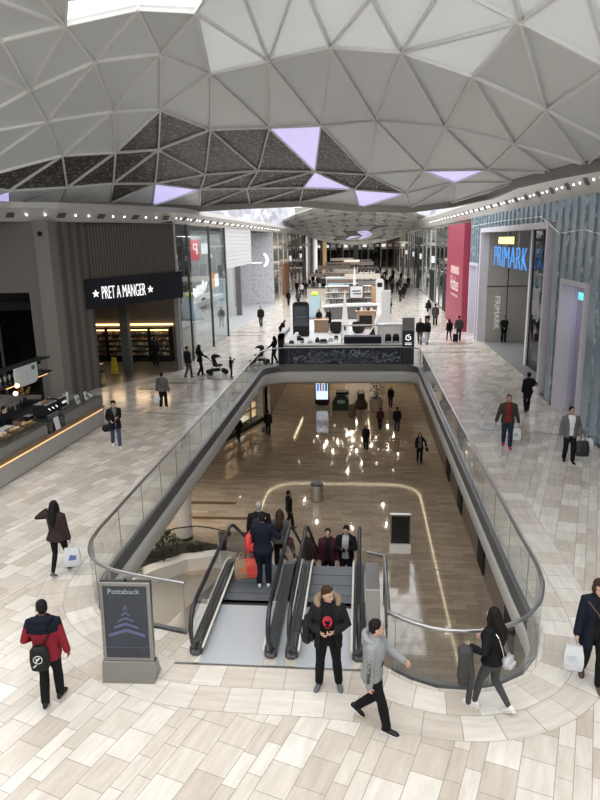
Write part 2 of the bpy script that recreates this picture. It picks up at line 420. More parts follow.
# walking RAIL as listed, the void lies on the right-hand side (positive offset)
fine = [tuple(p) for p in resample(RAIL, .25)]
e = bpy.data.objects.new('trim_1', None); COL.objects.link(e); struct(e)
ribbon(MB(), fine, [(.03,.03),(.12,.03),(.13,-.30),(.03,-.32)]).build('edge_channel', mat('dark edge channel', (.14,.145,.15), .45, .3, var=.06), e)
ribbon(MB(), fine, [(.02,-.31),(.10,-.33),(.12,-.55),(.10,-.85),(.02,-1.0),(-.15,-1.05)]).build('slab_fascia', LGREY, e, smooth=True)
ribbon(MB(), [(-3.2,10.36),(-3.2,11.6),(.36,11.6),(.36,9.72)], [(0,0),(0,-1.05)]).build('slab_fascia', LGREY, e)

# lower level
lfloor = struct(MB().add([(-16,6,-6),(9,6,-6),(9,66,-6),(-16,66,-6)], [(0,1,2,3)]).build('floor_lower', LSTONE))
for x0, x1, y in [(-11.3,-6.4,30.7),(-10.3,-4.7,28.85),(-1.3,3.7,40.1),(-1.1,3.6,42.1),(1.4,3.95,37.2),(-6.5,-2.5,52.5),(-6.0,-1.5,54.5)]:
    MB().box(x0, x1, y-.16, y+.16, -5.999, -5.994).build('floor_grating', mat('bronze lower grating', (.15,.095,.055), .35, .3, var=.2), lfloor)
MB().add([(3.6,24.0,-5.996),(-3.2,27.2,-5.996),(-3.2,27.24,-5.996),(3.6,24.04,-5.996)], [(0,1,2,3)]).build('movement_joint', DSTEEL, lfloor)
MB().box(-1.5,1.6,49.5,62,-5.998,-5.993).build('pale_floor_panel', mat('pale floor inlay', (.50,.47,.43), .15, 0, var=.05), lfloor)
lceil = struct(plate_with_hole('ceiling_lower', [(-16,4),(9,4),(9,66),(-16,66)], HOLE, -1.05, mat('lower soffit', (.5,.48,.45), .6, var=.04)))
lw = mat('lower bronze wall panel', (.20,.165,.13), .45, .1, var=.1)
struct(MB().box(4.8,5.0,6,66,-6,-1.06).build('wall_lower_right', lw))
struct(MB().box(-15,9,65.8,66,-6,-1.06).build('wall_lower_far', mat('lower far wall', (.30,.25,.19), .5, var=.15)))
struct(MB().box(-16,9,6,6.2,-6,-1.06).build('wall_lower_near', lw))
struct(MB().prism([(-16,6),(-15.8,6),(-12,33),(-9.25,40.8),(-9.4,40.9),(-12.2,33.2),(-16.2,8)], -6, -1.06).build('wall_lower_left', lw))
struct(MB().prism([(-7.2,46.7),(-7.0,46.7),(-7.0,65.8),(-7.2,65.8)], -6, -1.06).build('wall_lower_back', lw))
for y in (13.5, 18.6, 23.7, 29.5, 34):
    MB().box(4.74,4.8,y,y+1.3,-5.9,-3.3).build('dark_panel', BLACK, bpy.data.objects['wall_lower_right'])
# light strips and downlights in the lower ceiling (seen as reflections in the polished floor)
MB().tube([(4.2,18,-1.09),(4.2,43.4,-1.09)]+[(x, y, -1.09) for x, y in arc(2.0,44.2,2.2,0,90,6)]+[(-4.7,46.4,-1.09)]+[(x, y, -1.09) for x, y in arc(-4.7,44.2,2.2,90,180,6)]+[(-6.9,40,-1.09)], .02, 6).build('light_strip', LED, lceil)
MB().tube([(-6.3,58,-1.09),(-6.1,65,-1.09)], .03, 6).build('light_strip', LED, lceil)
MB().tube([(.8,58,-1.09),(.7,65,-1.09)], .03, 6).build('light_strip', LED, lceil)
rl = random.Random(3)
for k in range(58):
    x, y = rl.gauss(-.6, 1.9), rl.uniform(49, 63.5)
    z = -1.1
    MB().cyl(x, y, z, z+.04, .06, n=8).build('downlight', LAMPB, lceil)
    if k % 2 == 0: point('lower_downlight', (x, y, -1.16), 11, .055, (1,.84,.66))

for x, y in [(-2.9,39.4),(-.6,38.6),(1.6,39.2),(-4,43),(1.5,42.4),(4.0,27.5)]: point('lower_downlight', (x, y, -1.16), 10, .045, (1,.86,.7))
for x, y in [(-9.5,14),(-9.5,20),(-1.5,8.5),(-9.3,28)]: area('lower_fill_light', (x, y, -1.12), 2.5, 3, 170, (1,.88,.74))  # added fill lights for the lower floor, placed where it doesn't mirror them

# ------------------------------------------------------------------ perimeter walls, cornices
def wall(name, x0, x1, y0, y1, z0, z1, m): return struct(MB().box(x0, x1, y0, y1, z0, z1).build(name, m))
DARKWALL = mat('charcoal plaster', (.075,.07,.066), .7, 0, var=.1)
TAUPE = mat('taupe wall panel', (.16,.15,.14), .6, 0, var=.08)
wall('wall_left_outer', -24, -23.8, -4, 185, 0, 9, DARKWALL)
wall('wall_right_outer', 15.8, 16, -4, 185, 0, 9, DARKWALL)
wall('wall_far', -24, 16, 184, 184.2, 0, 16, mat('far wall', (.24,.23,.22), .6, var=.3, scale=.7))
struct(MB().box(8.12,16,-4,185,8.4,8.6).build('ceiling_shops_right', WHITE))
struct(MB().prism([(-24,-4),(-17,-4),(-17,20),(-15.6,27.4),(-13.9,28.8),(-13,30.2),(-10.25,35.6),(-10.25,185),(-24,185)], 8.1, 8.3).build('ceiling_shops_left', DARKWALL))
# cornices: sloping white bands with downlights and square vents
VENT = mat('vent grey', (.09,.09,.09), .6)
def cornice(idx, path, side, zlo, zhi, run):
    """path runs away from the camera; side +1 = right wall, -1 = left wall"""
    root = bpy.data.objects.new('trim_%d' % idx, None); COL.objects.link(root); struct(root)
    mb = MB(); fine = resample(path, 2.)
    off = [Vector(p) for p in offset_path([tuple(p) for p in fine], -side*run)]
    n = len(fine); vs = []
    for p, q in zip(fine, off):
        vs += [(p.x, p.y, zlo), (q.x, q.y, zhi), (q.x, q.y, zhi+.25), (p.x+side*.3, p.y, zhi+.25), (p.x+side*.3, p.y, zlo)]
    fs = []
    for i in range(n-1):
        for j in range(5):
            fs.append((i*5+j, i*5+(j+1) % 5, (i+1)*5+(j+1) % 5, (i+1)*5+j))
    mb.add(vs, fs).build('cornice_band', mat('cornice paint', (.56,.55,.53), .5, var=.03), root)
    k = 0; pts = resample(path, .72); L = len(pts)
    for i in range(1, L-1):
        p = pts[i]
        if p.y > 80: break
        t = (pts[i+1]-pts[i-1]).normalized(); inn = Vector((-t.y, t.x))*side
        c = Vector((p.x, p.y, 0))+Vector((inn.x, inn.y, 0))*run*.5; c.z = (zlo+zhi)/2
        down = Vector((inn.x*run, inn.y*run, zhi-zlo)).normalized(); nrm = down.cross(Vector((t.x, t.y, 0))).normalized()
        if nrm.z > 0: nrm = -nrm
        M = Matrix.Translation(c+nrm*.012) @ Matrix((Vector((t.x, t.y, 0)), down, nrm)).transposed().to_4x4()
        if i % 3 != 2:
            b = MB(); b.cyl(0, 0, 0, .02, .034, n=10); b.v = [tuple(M @ Vector(v)) for v in b.v]; b.build('downlight', LAMP, root)
        else:
            MB().box(-.2, .2, -.14, .14, 0, .02, M).build('ceiling_vent', VENT, root)
    return root
cornice(2, [(8.1,6),(8.1,184)], 1, 8.38, 9.3, .55)
cornice(3, [(-17.2,18),(-15.6,27.4),(-13.9,28.7),(-13.0,30.2),(-10.2,35.6),(-10.2,184)], -1, 8.08, 8.62, .6)
# clerestory with a wavy relief above the cornices, far side of the canopy
WAVY = mat('lavender white relief', (.44,.45,.51), .5, 0, var=.03)
def clerestory(name, x, y0, y1, z0, z1, sgn):
    mb = MB(); ny, nz = 150, 14; vs = []
    for i in range(ny+1):
        for j in range(nz+1):
            y = y0+(y1-y0)*i/ny; z = z0+(z1-z0)*j/nz
            w = (y+2.2*abs(((z*1.1+.6*math.sin(y*.35)) % 2)-1))*.33
            vs.append((x+sgn*.28*abs((w % 2)-1), y, z))
    fs = [(i*(nz+1)+j, i*(nz+1)+j+1, (i+1)*(nz+1)+j+1, (i+1)*(nz+1)+j) for i in range(ny) for j in range(nz)]
    return struct(mb.add(vs, fs).build(name, WAVY))
clerestory('wall_left_clerestory', -10.1, 39.5, 100, 8.8, 13, 1)
clerestory('wall_right_clerestory', 8.0, 39.5, 110, 9.3, 13, -1)

# ------------------------------------------------------------------ the triangulated canopy
def translucent(m, amount, tint):
    """let part of the daylight above glow through the panel"""
    n = m.node_tree.nodes; l = m.node_tree.links
    b = next(k for k in n if k.type == 'BSDF_PRINCIPLED'); out = next(k for k in n if k.type == 'OUTPUT_MATERIAL')
    t = n.new('ShaderNodeBsdfTranslucent'); t.inputs[0].default_value = list(tint)+[1]
    x = n.new('ShaderNodeMixShader'); x.inputs[0].default_value = amount
    l.new(b.outputs[0], x.inputs[1]); l.new(t.outputs[0], x.inputs[2]); l.new(x.outputs[0], out.inputs[0]); return m
PANEL = translucent(mat('pale grey ceiling panel', (.64,.66,.655), .35, 0, var=.04, scale=1.2), .13, (.9,.9,.88))
PERF = translucent(pattern('perforated pale panel', 'wave', (.56,.57,.57), (.70,.71,.71), 9., .5, .4, 0, (1,.6,1.6)), .36, (.9,.91,.91))
LATTICE = pattern('dark fretwork panel', 'noise', (.035,.032,.03), (.24,.22,.20), 7., .56, .45, .2)
LILAC = mat('lilac lit panel', (.75,.7,.95), .5, emit=(.62,.57,.95), estr=.4, var=.05)
RIB = mat('grey ceiling rib', (.80,.80,.79), .45, 0, var=.04)
cent = Vector((-2, 22, 6))
canopy = bpy.data.objects.new('ceiling', None); COL.objects.link(canopy); struct(canopy)
LITSET = [frozenset(k.split()) for k in ('v w G', 'G U T', 'U V a9', 'Q a5 R', 'I W J', 'M a2 a1')]
DARKSET = [frozenset(k.split()) for k in ('A B M','B O M','B C O','C P O','C D P','D Q P','t D C','t u D','u E D','u F E','u v F','v G F','w H G','D E Q','E R Q','E F R','F S R','F G S','G T S','G H U','H V U','T a8 a7','T U a8','R S a6','P Q a4','S a7 a6','S T a7')]
PERFSET = [frozenset(k.split()) for k in ('d h i','d i c3','c3 c4 i','c4 j i','c4 c6 j','c4 c5 c6','c6 k j','c6 c8 k','c5 c7 c6','c6 c7 c8','c7 c9 c8','c8 o k','c8 c9 o','k o l','c9 d1 o','o d1 p','d1 d2 p')]
edges = {}
groups = {'panel': MB(), 'perforated_panel': MB(), 'fretwork_panel': MB()}
for t in SHELL_T.split(';'):
    ks = t.split(); fs = frozenset(ks)
    P3 = [Vector(SHELL_N[k]) for k in ks]
    nrm = (P3[1]-P3[0]).cross(P3[2]-P3[0]).normalized()
    if nrm.z < 0: nrm = -nrm; P3.reverse(); ks.reverse()
    for a in range(3):
        edges[frozenset((ks[a], ks[(a+1) % 3]))] = nrm+edges.get(frozenset((ks[a], ks[(a+1) % 3])), Vector((0,0,0)))
    top = [p+nrm*.10 for p in P3]; bot = [p+nrm*.02 for p in P3]
    g = 'perforated_panel' if fs in PERFSET else 'fretwork_panel' if fs in DARKSET else 'panel'
    fcs = [(0,2,1),(3,4,5),(0,1,4,3),(1,2,5,4),(2,0,3,5)]
    if fs in LITSET: MB().add(bot+top, fcs).build('lit_panel', LILAC, canopy)
    else: groups[g].add(bot+top, fcs)
groups['panel'].build('panel_field', PANEL, canopy)
groups['perforated_panel'].build('perforated_field', PERF, canopy)
groups['fretwork_panel'].build('fretwork_field', LATTICE, canopy)
rb = MB()
for k, nrm in edges.items():
    a, b = tuple(k); nn = nrm.normalized()
    rb.beam(Vector(SHELL_N[a])-nn*.03, Vector(SHELL_N[b])-nn*.03, .065, .09, nn)
for k in SHELL_N: rb.ball(Vector(SHELL_N[k])-Vector((0,0,.03)), .075, 8, 6)
rb.build('rib_lattice', RIB, canopy)
# lip of the canopy and its junction with the cornices
lip = [SHELL_N[k] for k in 'a1 a2 a3 a4 a5 a6 a7 a8 a9 b1 b2 b3 X K L L2'.split()]
lb = MB()
for a, b in zip(lip, lip[1:]): lb.beam(Vector(a)-Vector((0,0,.1)), Vector(b)-Vector((0,0,.1)), .3, .34)
lb.build('canopy_lip', mat('bronze canopy lip', (.30,.27,.24), .4, .3, var=.1), canopy)
# skylight bars above the opening in the canopy, top left
sk = MB()
for i in range(9):
    y = 8+i*1.25; sk.beam((-9.2,y,13.2), (-2.5,y+1.0,13.5), .07, .16)
for i in range(5):
    x = -9+i*1.6; sk.beam((x,7.5,13.25), (x+.4,18.0,13.3), .1, .22)
sk.build('skylight_bars', mat('grey skylight bar', (.22,.23,.24), .5, var=.05), canopy)
# glazed lattice roof between the two canopies
gl = MB()
for i in range(15):
    y = 41+i*3.2; z = 12.6+1.2*math.sin((i % 5)*1.3)
    for j in range(7):
        x0 = -10+j*2.6; zz = lambda a, b: 12.4+1.3*math.sin(PI*(a+10)/18)+.5*math.sin(b*.4+a)
        gl.beam((x0,y,zz(x0,y)), (x0+2.6,y,zz(x0+2.6,y)), .12, .2)
        gl.beam((x0,y,zz(x0,y)), (x0+1.3,y+3.2,zz(x0+1.3,y+3.2)), .12, .2); gl.beam((x0+2.6,y,zz(x0+2.6,y)), (x0+1.3,y+3.2,zz(x0+1.3,y+3.2)), .12, .2)
struct(gl.build('ceiling_skylight', mat('white skylight bar', (.7,.72,.74), .5, var=.03)))
# second canopy, far down the mall
FRIB = mat('far ceiling rib', (.5,.5,.49), .5, var=.03)
fc = bpy.data.objects.new('ceiling_far', None); COL.objects.link(fc); struct(fc)
def fz(x, y):
    u = (x+1)/9.0; t = (y-84)/36.
    hi = 11.6-2.0*u*u; lo = 6.15+1.8*u*u
    return hi+(lo-hi)*(t**1.15)
nx, ny = 9, 8
pts = {}
for j in range(ny+1):
    for i in range(nx+2):
        x = -10+18*(i-(.5 if j % 2 else 0))/nx; x = min(8, max(-10, x)); y = 84+36*j/ny
        pts[i, j] = Vector((x, y, fz(x, y)))
fp, fd, fr = MB(), MB(), MB()
rr = random.Random(5)
for j in range(ny):
    for i in range(nx+1):
        q = [pts[i, j], pts[i+1, j], pts[i+1, j+1], pts[i, j+1]]
        tr = [(q[0], q[1], q[2]), (q[0], q[2], q[3])] if j % 2 else [(q[0], q[1], q[3]), (q[1], q[2], q[3])]
        for a, b, c in tr:
            if (b-a).cross(c-a).length < .2: continue
            cx = (a+b+c)/3
            v3 = [a, b, c, a+Vector((0,0,.08)), b+Vector((0,0,.08)), c+Vector((0,0,.08))]
            dark = abs(cx.x+.4) < 3.6 and 101 < cx.y < 116 and rr.random() < .62
            F = [(0,1,2),(3,5,4),(0,3,4,1),(1,4,5,2),(2,5,3,0)]
            if dark and rr.random() < .42: MB().add(v3, F).build('lit_panel', LILAC, fc)
            else: (fd if dark else fp).add(v3, F)
            for p, q2 in ((a, b), (b, c), (c, a)): fr.beam(p-Vector((0,0,.01)), q2-Vector((0,0,.01)), .09, .05)
fp.build('panel_field', translucent(mat('far ceiling panel', (.74,.74,.73), .4, var=.04), .12, (.9,.9,.9)), fc); fd.build('fretwork_field', LATTICE, fc); fr.build('rib_lattice', FRIB, fc)
struct(MB().box(-10.2,8.1,120,184,8.5,8.7).build('ceiling_hall', mat('hall ceiling', (.6,.6,.59), .6, var=.2, scale=.5)))

# the near end of the hall, behind and beside the camera: gallery slab, end wall, side walls under the open skylight
NEARW = mat('near hall plaster', (.5,.49,.47), .7, var=.05)
struct(MB().box(-17,8.1,-22,.2,5.0,5.4).build('floor_gallery', NEARW))
struct(MB().box(-17.2,8.6,-22.3,-22,0,13).build('wall_near', NEARW))
struct(MB().box(-17.3,-17.05,-22,17.8,0,13).build('wall_left_near', DARKWALL))
struct(MB().box(8.65,8.9,-22,24,9.6,13).build('wall_right_near', NEARW))
# ------------------------------------------------------------------ glass balustrade round the opening
def glass_panel(pts, z0, z1, th=.016):
    """a glass pane standing on a 2D polyline"""
    mb = MB(); a = offset_path(pts, th/2); b = offset_path(pts, -th/2)
    n = len(pts); ring = a+list(reversed(b)); m = len(ring)
    mb.v += [(x, y, z0) for x, y in ring]+[(x, y, z1) for x, y in ring]
    mb.f += [(i, (i+1) % m, m+(i+1) % m, m+i) for i in range(m)]
    for i in range(n-1):
        mb.f.append((i, i+1, m-2-i, m-1-i)); mb.f.append((m+i, m+i+1, 2*m-2-i, 2*m-1-i))
    return mb
bal = thing('glass_balustrade', 'long clear glass balustrade with grey handrail running round the escalator opening', 'balustrade', (-5.65,20,0))
seg = resample(RAIL, .10); L = len(seg)
step = 16
for i in range(0, L-1, step):
    p = [tuple(q) for q in seg[i:min(i+step, L-1)+1]]
    if len(p) < 3: continue
    # leave a thin open joint between neighbouring panes
    p[0] = tuple(Vector(p[0]).lerp(Vector(p[1]), .06)); p[-1] = tuple(Vector(p[-1]).lerp(Vector(p[-2]), .06))
    d1, d2 = Vector(p[1])-Vector(p[0]), Vector(p[-1])-Vector(p[-2])
    if (d1.normalized()-d2.normalized()).length < .02: p = [p[0], p[-1]]
    glass_panel(p, .02, 1.03).build('glass_pane', GLASS, bal)
    q = p[0]
    MB().box(q[0]-.008, q[0]+.008, q[1]-.008, q[1]+.008, .03, 1.0).build('pane_joint', GREYM, bal)
MB().tube([(x, y, 1.05) for x, y in [tuple(q) for q in resample(RAIL, .25)]]+[(.45,9.8,1.05),(.45,11.6,1.05),(.12,11.75,1.05)], .036, 8, round_ends=True).build('handrail', mat('satin grey handrail', (.36,.36,.36), .28, .9, var=.04), bal, smooth=True)
glass_panel([(.45,9.75),(.45,11.6)], .05, 1.03).build('glass_pane', GLASS, bal)
MB().tube([(.45,11.6,0),(.45,11.6,1.05)], .022, 8).build('post', CHROME, bal)

# ------------------------------------------------------------------ escalators
RUBBER = mat('black rubber handrail', (.012,.012,.014), .35, 0, var=.1)
STEP = mat('grooved step metal', (.17,.185,.21), .45, .5, var=.1, scale=2, stretch=(90,1,1))
SKIRT = mat('charcoal skirt panel', (.075,.075,.078), .35, .5, var=.1)
LANDING = mat('pale blue steel landing plate', (.66,.69,.74), .38, .5, var=.04, scale=4, stretch=(30,1,1))
TRUSS = mat('escalator side cladding', (.33,.33,.33), .4, .5, var=.06)
Y0, YC, YB = 9.8, 11.4, 13.15
YE = YB+6/math.tan(R(35))
def line(off):
    """side profile of the walking line raised by off"""
    return [(Y0, off), (YB-.25, off), (YB+.05, off-.07), (YB+.3, off-.2)]+[(YE-.3, -6+off+.2), (YE-.05, -6+off+.06), (YE+.25, -6+off), (YE+2.6, -6+off)]
def band(lo, hi): return line(lo)+list(reversed(line(hi)))
def escalator(label, xl, xr):
    t = thing('escalator', label, 'escalator', ((xl+xr)/2, YC, 0))
    for x, s in ((xl, -1), (xr, 1)):
        # handrail loops round the newel at the top
        p = [(x, Y0+.15, .13), (x, Y0-.02, .16), (x, Y0-.15, .30), (x, Y0-.21, .46), (x, Y0-.23, .62), (x, Y0-.17, .79), (x, Y0-.02, .91), (x, Y0+.2, .96)]
        p += [(x, y, z) for y, z in line(.96)[1:]]
        ye = YE+2.6
        p += [(x, ye+.2, -5.10), (x, ye+.3, -5.3), (x, ye+.2, -5.6), (x, ye, -5.75)]
        MB().tube(p, .040, 8).build('handrail', RUBBER, t, smooth=True)
        prof = [(Y0-.15, .5), (Y0-.05, .2)]+line(.14)[1:]+list(reversed(line(.92)[1:]))+[(Y0, .88), (Y0-.12, .76)]
        MB().prism(prof, x-.006, x+.006, 'x').build('glass_side', GLASS, t)
        MB().prism(band(-.03, .13), x-.11, x+.11, 'x').build('deck', SKIRT, t)
        b = MB().prism([(Y0-.06,.0),(Y0-.06,.07),(Y0+.15,.15),(Y0+.55,.14),(Y0+.55,0)], x-.075, x+.075, 'x')
        b.build('newel_base', DSTEEL, t, bevel=.02)
        MB().tube([(x-s*.125, y, z) for y, z in line(.15)], .022, 6).build('trim_strip', mat('pale skirt strip', (.80,.78,.70), .3, 0, var=.02), t)  # sky reflection of the polished strip painted in as a pale colour
        MB().tube([(x-s*.05, y, z) for y, z in line(.15)], .009, 6).build('trim_strip', CHROME, t)
        MB().prism(band(-1.0, -.03), x-.09 if s < 0 else x+.07, x-.07 if s < 0 else x+.09, 'x').build('side_cladding', TRUSS, t)
    a, b = xl+.11, xr-.11
    MB().box(a, b, 9.55, YC, .002, .012).build('landing_plate', LANDING, t)
    MB().box(a, b, YC, YC+.07, .002, .02).build('comb_plate', mat('black comb', (.03,.03,.032), .5, .3), t)
    y = YC+.07; z = 0.; k = 0
    while y < YB-.1:
        MB().box(a, b, y+.012, y+.40, -.14, 0).build('step', STEP, t); y += .41
    while z > -5.9 and k < 32:
        z -= .41*math.tan(R(35)); MB().box(a, b, y+.012, y+.41, z-.24, z).build('step', STEP, t); y += .41; k += 1
    MB().prism([(YB-.3,-.95),(YB,-.95),(YE,-6.0),(YE-1.2,-6.0)], xl, xr, 'x').build('soffit', TRUSS, t)
    return t
escalator('left-hand escalator going down, shoppers with red bags standing on it', -2.88, -1.56)
escalator('right-hand escalator coming up behind the person in the fur-trimmed hood', -1.2, -.04)
MB().box(-3.2, .36, 9.5, 9.556, .001, .01).build('landing_edge', STEEL, floor)
MB().box(-1.45, -1.31, 9.56, 11.4, .001, .012).build('landing_infill', LANDING, floor)
gb = thing('steel_cabinet', 'brushed steel service cabinet beside the right side of the escalator', 'cabinet', (.2,11.2,0))
MB().box(.08, .33, 10.55, 11.58, .0, .92).build('body', STEEL, gb, bevel=.01)
MB().box(.075, .082, 10.75, 11.0, .55, .85).build('notice', WHITE, gb)
MB().tube([(.33,11.62,.75),(.33,11.62,.25)], .012, 6).build('pipe', DSTEEL, gb)

# ------------------------------------------------------------------ advertising totem on the floor, left of the escalators
tt = thing('advertising_totem', 'steel-framed advertising screen on a flared base left of the escalators', 'sign', (-3.80,9.05,0), R(2), local=True)
TSTEEL = mat('satin totem steel', (.30,.30,.29), .3, 1., var=.1, scale=3, stretch=(1,1,30))
def leanbox(x0, x1, yf, yb, z0, z1, lean=.075): # leaning slab
    mb = MB(); sh = lambda z: (z-.36)*lean
    vs = [(x, y+sh(z), z) for z in (z0, z1) for y in (yf, yb) for x in (x0, x1)]
    return mb.add(vs, [(0,2,3,1),(4,5,7,6),(0,1,5,4),(2,6,7,3),(0,4,6,2),(1,3,7,5)])
leanbox(-.42, .42, 0, .11, .36, 1.72).build('frame', TSTEEL, tt, bevel=.008)
sm_ = leanbox(-.36, .36, -.006, .0, .42, 1.66)
scr_m, n_, l_, o_ = nt_new('dim poster screen')
b_ = n_.new('ShaderNodeBsdfPrincipled'); l_.new(b_.outputs[0], o_.inputs[0])
tc_ = n_.new('ShaderNodeTexCoord'); mp_ = n_.new('ShaderNodeMapping'); mp_.inputs['Scale'].default_value = (1.6,1,3.2); l_.new(tc_.outputs['Object'], mp_.inputs[0])
vz = n_.new('ShaderNodeTexNoise'); vz.inputs['Scale'].default_value = 3.; vz.inputs['Detail'].default_value = 3; l_.new(mp_.outputs[0], vz.inputs['Vector'])
cr_ = n_.new('ShaderNodeValToRGB'); cr_.color_ramp.elements[0].color = (.012,.014,.016,1); cr_.color_ramp.elements[1].color = (.024,.028,.042,1)
l_.new(vz.outputs[0], cr_.inputs[0]); l_.new(cr_.outputs[0], b_.inputs['Base Color']); b_.inputs['Roughness'].default_value = .15
l_.new(cr_.outputs[0], b_.inputs['Emission Color']); b_.inputs['Emission Strength'].default_value = .35
s_ = sm_.build('screen', scr_m, tt)
# the picture on the screen: a pale figure with spreading wings of light
GHOST = mat('dim blue poster ink', (.045,.055,.10), .3, emit=(.12,.14,.28), estr=.2, var=.3)
for z, w_, h_ in [(1.30,.05,.05),(1.20,.10,.035),(1.10,.18,.035),(1.0,.28,.045),(.88,.42,.06)]:
    mb = MB(); y = (z-.36)*.075-.016
    mb.prism([(-w_*.75,z-h_*1.6),(0,z),(w_*.75,z-h_*1.6),(w_*.7,z-h_*.6),(0,z+h_),(-w_*.7,z-h_*.6)], y, y+.002, 'y'); mb.v = [(q[0], q[1]+(q[2]-z)*.075, q[2]) for q in mb.v]; mb.build('poster_figure', GHOST, s_)
text_mesh('lettering', 'Pottsback', mat('pale poster lettering', (.2,.24,.26), .4, emit=(.28,.34,.36), estr=.25), s_, (-.27,.074,1.535), (1,0,0), (0,.075,1), .52, .085, .003)
mb = MB().box(-.36,.36,-.009,.0,.60,.606); mb.v = [(x, y+(z-.36)*.075, z) for x, y, z in mb.v]; mb.build('poster_rule', GHOST, s_)
mb = MB(); mb.prism([(-.10,.0),(-.02,.36),(.13,.36),(.30,.0)], -.44, .44, 'x'); mb.build('base', TSTEEL, tt, bevel=.008)
mb = MB(); mb.cyl(0, .17, 1.72, 1.75, .022); mb.build('lock', BLACK, tt)

# ------------------------------------------------------------------ things on the lower level
b = thing('litter_bin', 'round steel litter bin on the lower floor beyond the escalators', 'bin', (-2.28,31.3,-6))
MB().lathe([(.30,-6),(.33,-5.95),(.33,-5.18),(.31,-5.13)], -2.28, 31.3, 20).build('body', STEEL, b, smooth=False)
MB().lathe([(.335,-5.16),(.335,-5.08),(.25,-5.03),(.02,-5.03)], -2.28, 31.3, 20).build('lid', DSTEEL, b)
b = thing('information_totem', 'black screen totem with white foot standing on the lower floor', 'sign', (1.65,25.8,-6))
MB().box(1.21,2.09,25.72,25.88,-5.62,-4.27).build('frame', STEEL, b, bevel=.01)
MB().box(1.27,2.03,25.70,25.72,-5.58,-4.33).build('screen', mat('blank black screen', (.012,.013,.014), .12), b)
MB().prism([(25.60,-6),(25.66,-5.62),(25.94,-5.62),(26.0,-6)], 1.2, 2.1, 'x').build('base', WHITE, b)
b = thing('display_totem', 'rounded black phone-shaped totem with lit screen on the lower floor', 'sign', (-3.2,51.3,-6))
def rrect(w, h, r, n=5): return arc(w/2-r, h-r, r, 0, 90, n)+arc(-w/2+r, h-r, r, 90, 180, n)+arc(-w/2+r, r, r, 180, 270, n)+arc(w/2-r, r, r, 270, 360, n)
MB().prism([(-3.2+u, -6+v) for u, v in rrect(1.15, 2.6, .3)], 51.2, 51.4, 'y').build('body', BLACK, b)
MB().box(-3.68,-2.72,51.17,51.2,-5.5,-3.7).build('screen', mat('lit pale screen', (.7,.8,.9), .2, emit=(.6,.72,.85), estr=.7, var=.2, scale=1.5), b)
for k, c in enumerate([(.02,.1,.4),(.3,.04,.05),(.03,.2,.35),(.02,.02,.05)]):
    MB().box(-3.6+k*.22,-3.44+k*.22,51.16,51.17,-4.8,-4.2+.1*(k % 2)).build('picture', mat('screen picture %d' % k, c, .3, emit=c, estr=.8), b)
c = thing('round_column', 'white round column on the lower floor under the left slab edge', 'column', (-8.0,26.6,-6))
MB().cyl(-8.0, 26.6, -5.86, -1.06, .38, n=28).build('shaft', WHITE, c, smooth=False)
MB().cyl(-8.0, 26.6, -6, -5.86, .40, n=28).build('base', DSTEEL, c)
pl = thing('curved_planter', 'curved white planter wall below the left corner of the opening', 'planter', (-7.4,22.5,-6))
cen = [( -10.4,19.2),(-9.4,21.3),(-8.3,22.8),(-7.2,23.8),(-6.0,24.2),(-5.2,24.0)]
fine_ = [tuple(q) for q in resample(cen, .3)]
mb = MB(); A = offset_path(fine_, .28); B = offset_path(fine_, -.28); n = len(A)
mb.loft([[(a[0], a[1], -6), (b_2[0], b_2[1], -6), (b_2[0], b_2[1], -5.45), (a[0], a[1], -5.45)] for a, b_2 in zip(A, B)]).build('planter_wall', LGREY, pl)
so = [tuple(q) for q in fine_]+[(-5.6,25.2),(-7.5,25.4),(-9.2,24.2),(-10.6,21.5)]
MB().prism(so, -6, -5.6).build('soil', mat('dark soil', (.03,.025,.02), .9, bump=.6, bscale=14), pl)
LEAF = mat('dark green leaf', (.018,.032,.014), .5, var=.5, scale=5)
LEAF2 = mat('grey green leaf', (.07,.085,.055), .6, var=.4, scale=5)
def shrub(name, label, x, y, z, r, h, n, m, seed, up=.4):
    rr = random.Random(seed); t = thing(name, label, 'plant', (x, y, z))
    mb = MB(); sb = MB()
    for k in range(8):
        a = rr.uniform(0, 2*PI); sb.tube([(x, y, z), (x+math.cos(a)*r*.3, y+math.sin(a)*r*.3, z+h*.5), (x+math.cos(a)*r*.6, y+math.sin(a)*r*.6, z+h*.85)], [.02,.014,.006], 5)
    for k in range(n):
        a = rr.uniform(0, 2*PI); q = math.sqrt(rr.random()); u = rr.random()
        c = Vector((x+math.cos(a)*r*q*math.sin(PI*(.25+.65*u)), y+math.sin(a)*r*q*math.sin(PI*(.25+.65*u)), z+.06+h*u))
        d = Vector((math.cos(a)*.8+rr.uniform(-.4,.4), math.sin(a)*.8+rr.uniform(-.4,.4), up+rr.uniform(-.3,.5))).normalized()
        s = d.cross(Vector((0,0,1))).normalized(); l_2 = rr.uniform(.10,.19); w2 = l_2*.3; nn = s.cross(d)*.012
        mb.add([c, c+d*l_2*.5+s*w2, c+d*l_2, c+d*l_2*.5-s*w2, c+d*l_2*.5+nn], [(0,1,4),(1,2,4),(2,3,4),(3,0,4)])
    sb.build('stem', DWOOD, t); mb.build('foliage', m, t)
    return t
shrub('shrub', 'dense dark green bush in the planter before the white column', -8.15, 23.9, -5.6, .78, 1.05, 800, LEAF, 1)
shrub('shrub', 'low grey-green plants at the left end of the curved planter', -9.3, 22.4, -5.6, .8, .5, 500, LEAF2, 2)
shrub('shrub', 'low dark plants in the planter right of the dense bush', -6.9, 24.5, -5.6, .4, .25, 160, LEAF, 3)
cb = thing('curved_balustrade', 'curved glass balustrade with black handrail around the lower planter', 'balustrade', (-7.5,25.5,-6))
cp = [(-9.6,22.6),(-9.1,23.9),(-8.6,24.95),(-8.0,25.5),(-7.2,25.75),(-6.5,25.6),(-5.8,25.3),(-5.0,24.7)]
